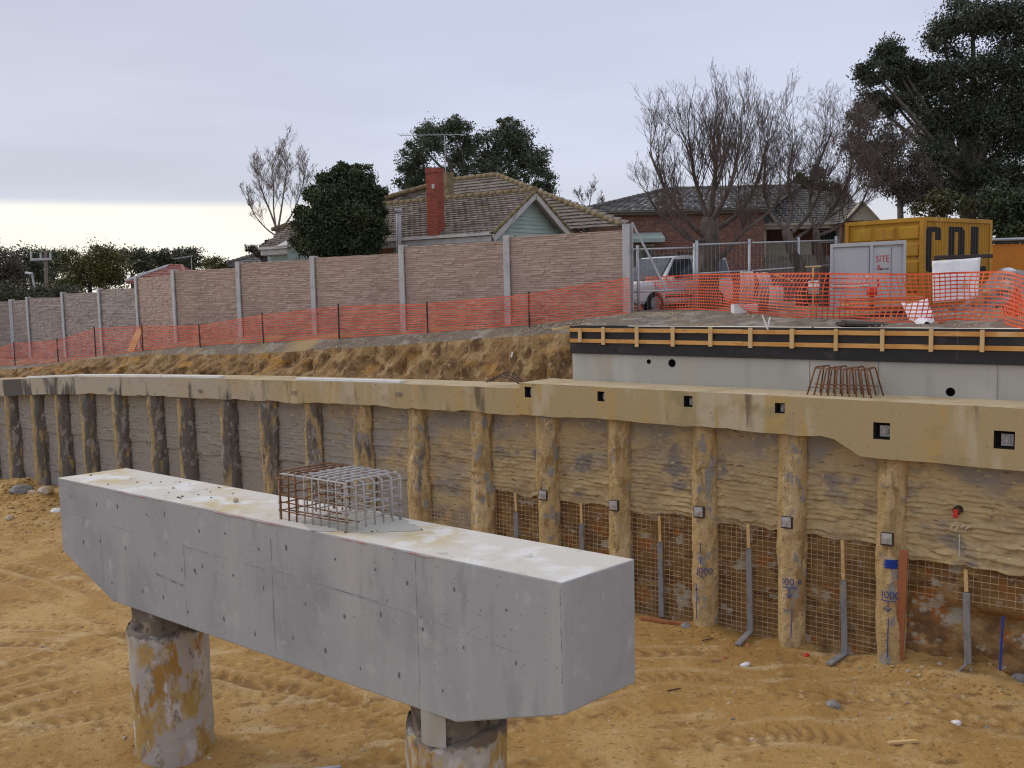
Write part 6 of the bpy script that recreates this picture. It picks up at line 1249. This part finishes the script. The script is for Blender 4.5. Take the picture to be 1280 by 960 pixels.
# leafless trees
def bare(name, label, base, tr, trunk_pts, limbs, seed, gen, bark='bark', twig='twig', group=None):
    """limbs: (start index 0..1 on trunk, list of world points); gen: dict of shoot settings"""
    r3 = random.Random(seed); base = np.asarray(base, float); root = thing(name, label, 'tree', tuple(base), group=group); mt, mbr = MB(base), MB(base)
    T = np.array(trunk_pts, float)
    def smooth(P, n=10):
        P = np.asarray(P, float); t = np.linspace(0, len(P)-1, n); i = np.clip(t.astype(int), 0, len(P)-2); f = (t-i)[:, None]; Q = np.vstack([2*P[0]-P[1], P, 2*P[-1]-P[-2]]); p0, p1, p2, p3 = Q[i], Q[i+1], Q[i+2], Q[i+3]
        return .5*((2*p1)+(-p0+p2)*f+(2*p0-5*p1+4*p2-p3)*f**2+(-p0+3*p1-3*p2+p3)*f**3)
    S = smooth(T, 10); k = len(S); mt.tube(S, tr*np.linspace(1.25, .72, k)*(1+.08*np.array([r3.uniform(-1, 1) for _ in range(k)])), 10)
    def shoot(p, d, L, r, lev):
        n = 5 if lev < 2 else 4; P = [p]; dd = unit(d); 
        for i in range(n):
            dd = unit(dd+np.array([r3.gauss(0, 1), r3.gauss(0, 1), r3.gauss(0, .5)])*gen['wob']+UPV*gen['up'][min(lev, len(gen['up'])-1)]); P.append(P[-1]+dd*L/n)
        mbr.tube(P, np.linspace(r, r*.36, n+1), 5 if lev == 0 else 3, False)
        if lev >= len(gen['kids']): return
        for _ in range(gen['kids'][lev]):
            t = r3.uniform(.25, 1.0); i = min(int(t*n), n-1); q = P[i]+(P[i+1]-P[i])*(t*n-i); side = np.array([r3.gauss(0, 1), r3.gauss(0, 1), r3.gauss(0, .5)]); nd = unit(unit(P[i+1]-P[i])+unit(side)*gen['ang'][min(lev, len(gen['ang'])-1)])
            shoot(q, nd, L*gen['ratio'][min(lev, len(gen['ratio'])-1)]*r3.uniform(.6, 1.15)*(1.1-.35*t), max(r*.5*(1-.3*t), gen['rmin']), lev+1)
    for t0, pts, lr, nsh, slen in limbs:
        i = min(int(t0*(k-1)), k-1); L = smooth([S[i]]+[np.asarray(q, float) for q in pts], 10); lr *= .72; mt.tube(L, np.linspace(lr, lr*.34, 10), 7)
        nsh = int(nsh*1.45)
        for j in range(nsh):
            t = .30+.70*(j+r3.random())/nsh; t = min(t, .999); a = int(t*9); q = L[a]+(L[a+1]-L[a])*(t*9-a); tang = unit(L[min(a+1, 9)]-L[a-1]); side = unit(np.array([r3.gauss(0, 1), r3.gauss(0, 1), r3.gauss(.2, .5)]))
            shoot(q, unit(tang*.6+side*gen['ang'][0]+UPV*gen['up0']), slen*gen.get('k', 1)*r3.uniform(.6, 1.15), lr*.24*(1.15-t*.5), 0)
    mt.build('trunk', M[bark], root, True); mbr.build('branches', M[twig], root); return root
Yb = 30.0; A_ = lambda x, y, d=0: aty(x, y, Yb+d)
g1 = dict(wob=.09, up=[.22, .17, .12, .08], kids=[9, 5, 2], ang=[.85, .6, .6], ratio=[.55, .52, .5], rmin=.0045, up0=.7, k=.76)
bare('bare_tree', 'big leafless spreading tree with a thick trunk before the brick house', bp(884, 390, Yb), .33, [bp(884, 390, Yb)-UPV*.3, A_(884, 345), A_(886, 300), A_(888, 272)],
     [(.75, [A_(868, 285, -.3), A_(845, 258, -.4), A_(828, 228, -.5), A_(812, 190, -.5)], .13, 11, 2.0), (.9, [A_(878, 255, .4), A_(868, 220, .6), A_(862, 180, .7)], .13, 12, 2.4), (1, [A_(890, 250), A_(894, 215), A_(892, 170)], .16, 13, 2.6), (.95, [A_(902, 255, -.5), A_(915, 225, -.7), A_(925, 180, -.7)], .13, 12, 2.4), (.8, [A_(910, 278, .3), A_(935, 252, .6), A_(950, 215, .7), A_(958, 180, .6)], .12, 11, 2.1), (.6, [A_(850, 288, .5), A_(825, 268, .8), A_(806, 238, .9)], .09, 8, 1.5), (.55, [A_(905, 318, -.2), A_(928, 290, -.3), A_(965, 262, -.4), A_(985, 225, -.4)], .12, 9, 1.8), (.7, [A_(862, 300, -.9), A_(845, 285, -1.2), A_(832, 272, -1.3)], .06, 5, 1.0)], 51, g1)
Yb = 31.0
g2 = dict(wob=.15, up=[.16, .10, .06, .04], kids=[9, 5, 2], ang=[.9, .75, .65], ratio=[.58, .55, .5], rmin=.0045, up0=.5, k=.72)
bare('bare_tree', 'leafless tree with a dark leaning trunk before the low cream wall', bp(1003, 392, 29.2), .17, [bp(1003, 392, 29.2)-UPV*.3, aty(1000, 340, 29.2), aty(990, 312, 29.3), aty(982, 288, 29.5)],
     [(1, [A_(965, 268), A_(955, 235), A_(958, 195)], .10, 10, 2.0), (1, [A_(990, 262, .3), A_(985, 225, .5), A_(992, 180, .5)], .10, 11, 2.2), (.9, [A_(1008, 272), A_(1025, 240), A_(1035, 205)], .09, 10, 2.0), (.8, [A_(1015, 285, -.5), A_(1050, 262, -.7), A_(1075, 235, -.8)], .08, 9, 1.5)], 52, g2)
bare('bare_tree', 'thin leafless tree between the cream wall and yellow container', bp(1030, 390, 29.6), .13, [bp(1030, 390, 29.6)-UPV*.3, aty(1030, 340, 29.6), aty(1022, 310, 29.7), aty(1020, 288, 29.8)],
     [(1, [A_(1040, 262), A_(1060, 225), A_(1068, 180)], .09, 11, 2.1), (1, [A_(1012, 262, .4), A_(1018, 220, .5), A_(1040, 165, .5)], .09, 11, 2.1), (.9, [A_(1045, 285, -.3), A_(1075, 258, -.5), A_(1092, 215, -.5)], .08, 9, 1.8)], 53, g2)
Yb = 50.
g3 = dict(wob=.10, up=[.16, .12, .08], kids=[8, 5, 2], ang=[.75, .6, .55], ratio=[.55, .52, .5], rmin=.007, up0=.6, k=.72)
bare('bare_tree', 'pale leafless birch like tree left of the dark shrub', bp(345, 340, Yb), .14, [bp(345, 340, Yb)-UPV*.3, A_(346, 310), A_(347, 290)],
     [(1, [A_(338, 265), A_(328, 240), A_(322, 220)], .08, 9, 1.8), (1, [A_(352, 260), A_(356, 230), A_(360, 205)], .08, 10, 2.0), (.9, [A_(365, 268), A_(376, 240), A_(382, 215)], .07, 9, 1.8), (.7, [A_(332, 285), A_(318, 268), A_(310, 250)], .06, 7, 1.3), (.8, [A_(342, 262, 1), A_(342, 235, 1), A_(340, 205, 1)], .07, 8, 1.8)], 54, g3, 'paletwig', 'paletwig')
Yb = 60.
bare('bare_tree', 'small distant leafless tree in the gap between the two houses', bp(735, 300, Yb), .10, [bp(735, 300, Yb), A_(735, 275), A_(736, 262)], [(1, [A_(738, 250), A_(740, 240)], .05, 6, 1.0), (1, [A_(728, 255), A_(722, 246)], .05, 6, .9), (.8, [A_(748, 262), A_(755, 254)], .04, 5, .9)], 55, g3, 'paletwig', 'paletwig')
# power pole and street lamp at far left
P = bp(57, 390, 85); O = P.copy(); pp = thing('power_pole', 'timber power pole with cross arm above the trees at far left', 'pole', tuple(O)); T = aty(57, 314, 85)
mb = MB(O); mb.tube([P, T], [.2, .14], 8); mb.build('pole', M['paletwig'], pp); za = aty(57, 324, 85)[2]; w = 13*85/FPX
mb = MB(O); mb.obox((P[0], 85-.2, za), (w, 0, 0), (0, .07, 0), (0, 0, .10)); mb.build('cross_arm', M['post'], pp)
for k in (-1, 0, 1): mb = MB(O); mb.tube([(P[0]+w*.92*k, 84.8, za+.1), (P[0]+w*.92*k, 84.8, za+.55)], .09, 8); mb.build('insulator', M['post'], pp)
P = bp(52, 385, 80); T = aty(40, 342, 80); O = P.copy(); lp = thing('street_lamp', 'leaning pale street lamp below the power pole', 'street lamp', tuple(O)); mb = MB(O); mb.tube([P, T], .09, 6); mb.build('pole', M['post'], lp); mb = MB(O); mb.bar(T, T+np.array([-.5, 0, .1]), .3, .14); mb.build('lamp_head', M['white'], lp)
P = bp(239, 340, 68); T = aty(239, 322, 68); O = P.copy(); an = thing('tv_antenna', 'small television antenna on a mast right of the red roof', 'antenna', tuple(O)); mb = MB(O); mb.tube([P, T], .03, 5); mb.build('mast', M['steel'], an); mb = MB(O); mb.bar(T+np.array([-1.2, 0, -.05]), T+np.array([.1, 0, .12]), .04, .04)
for k in range(8): c = T+np.array([-1.2+.16*k, 0, -.05+.02*k]); mb.bar(c-UPV*.01-np.array([0, .5, 0]), c+np.array([0, .5, 0]), .02, .02)
mb.build('boom', M['steel'], an)
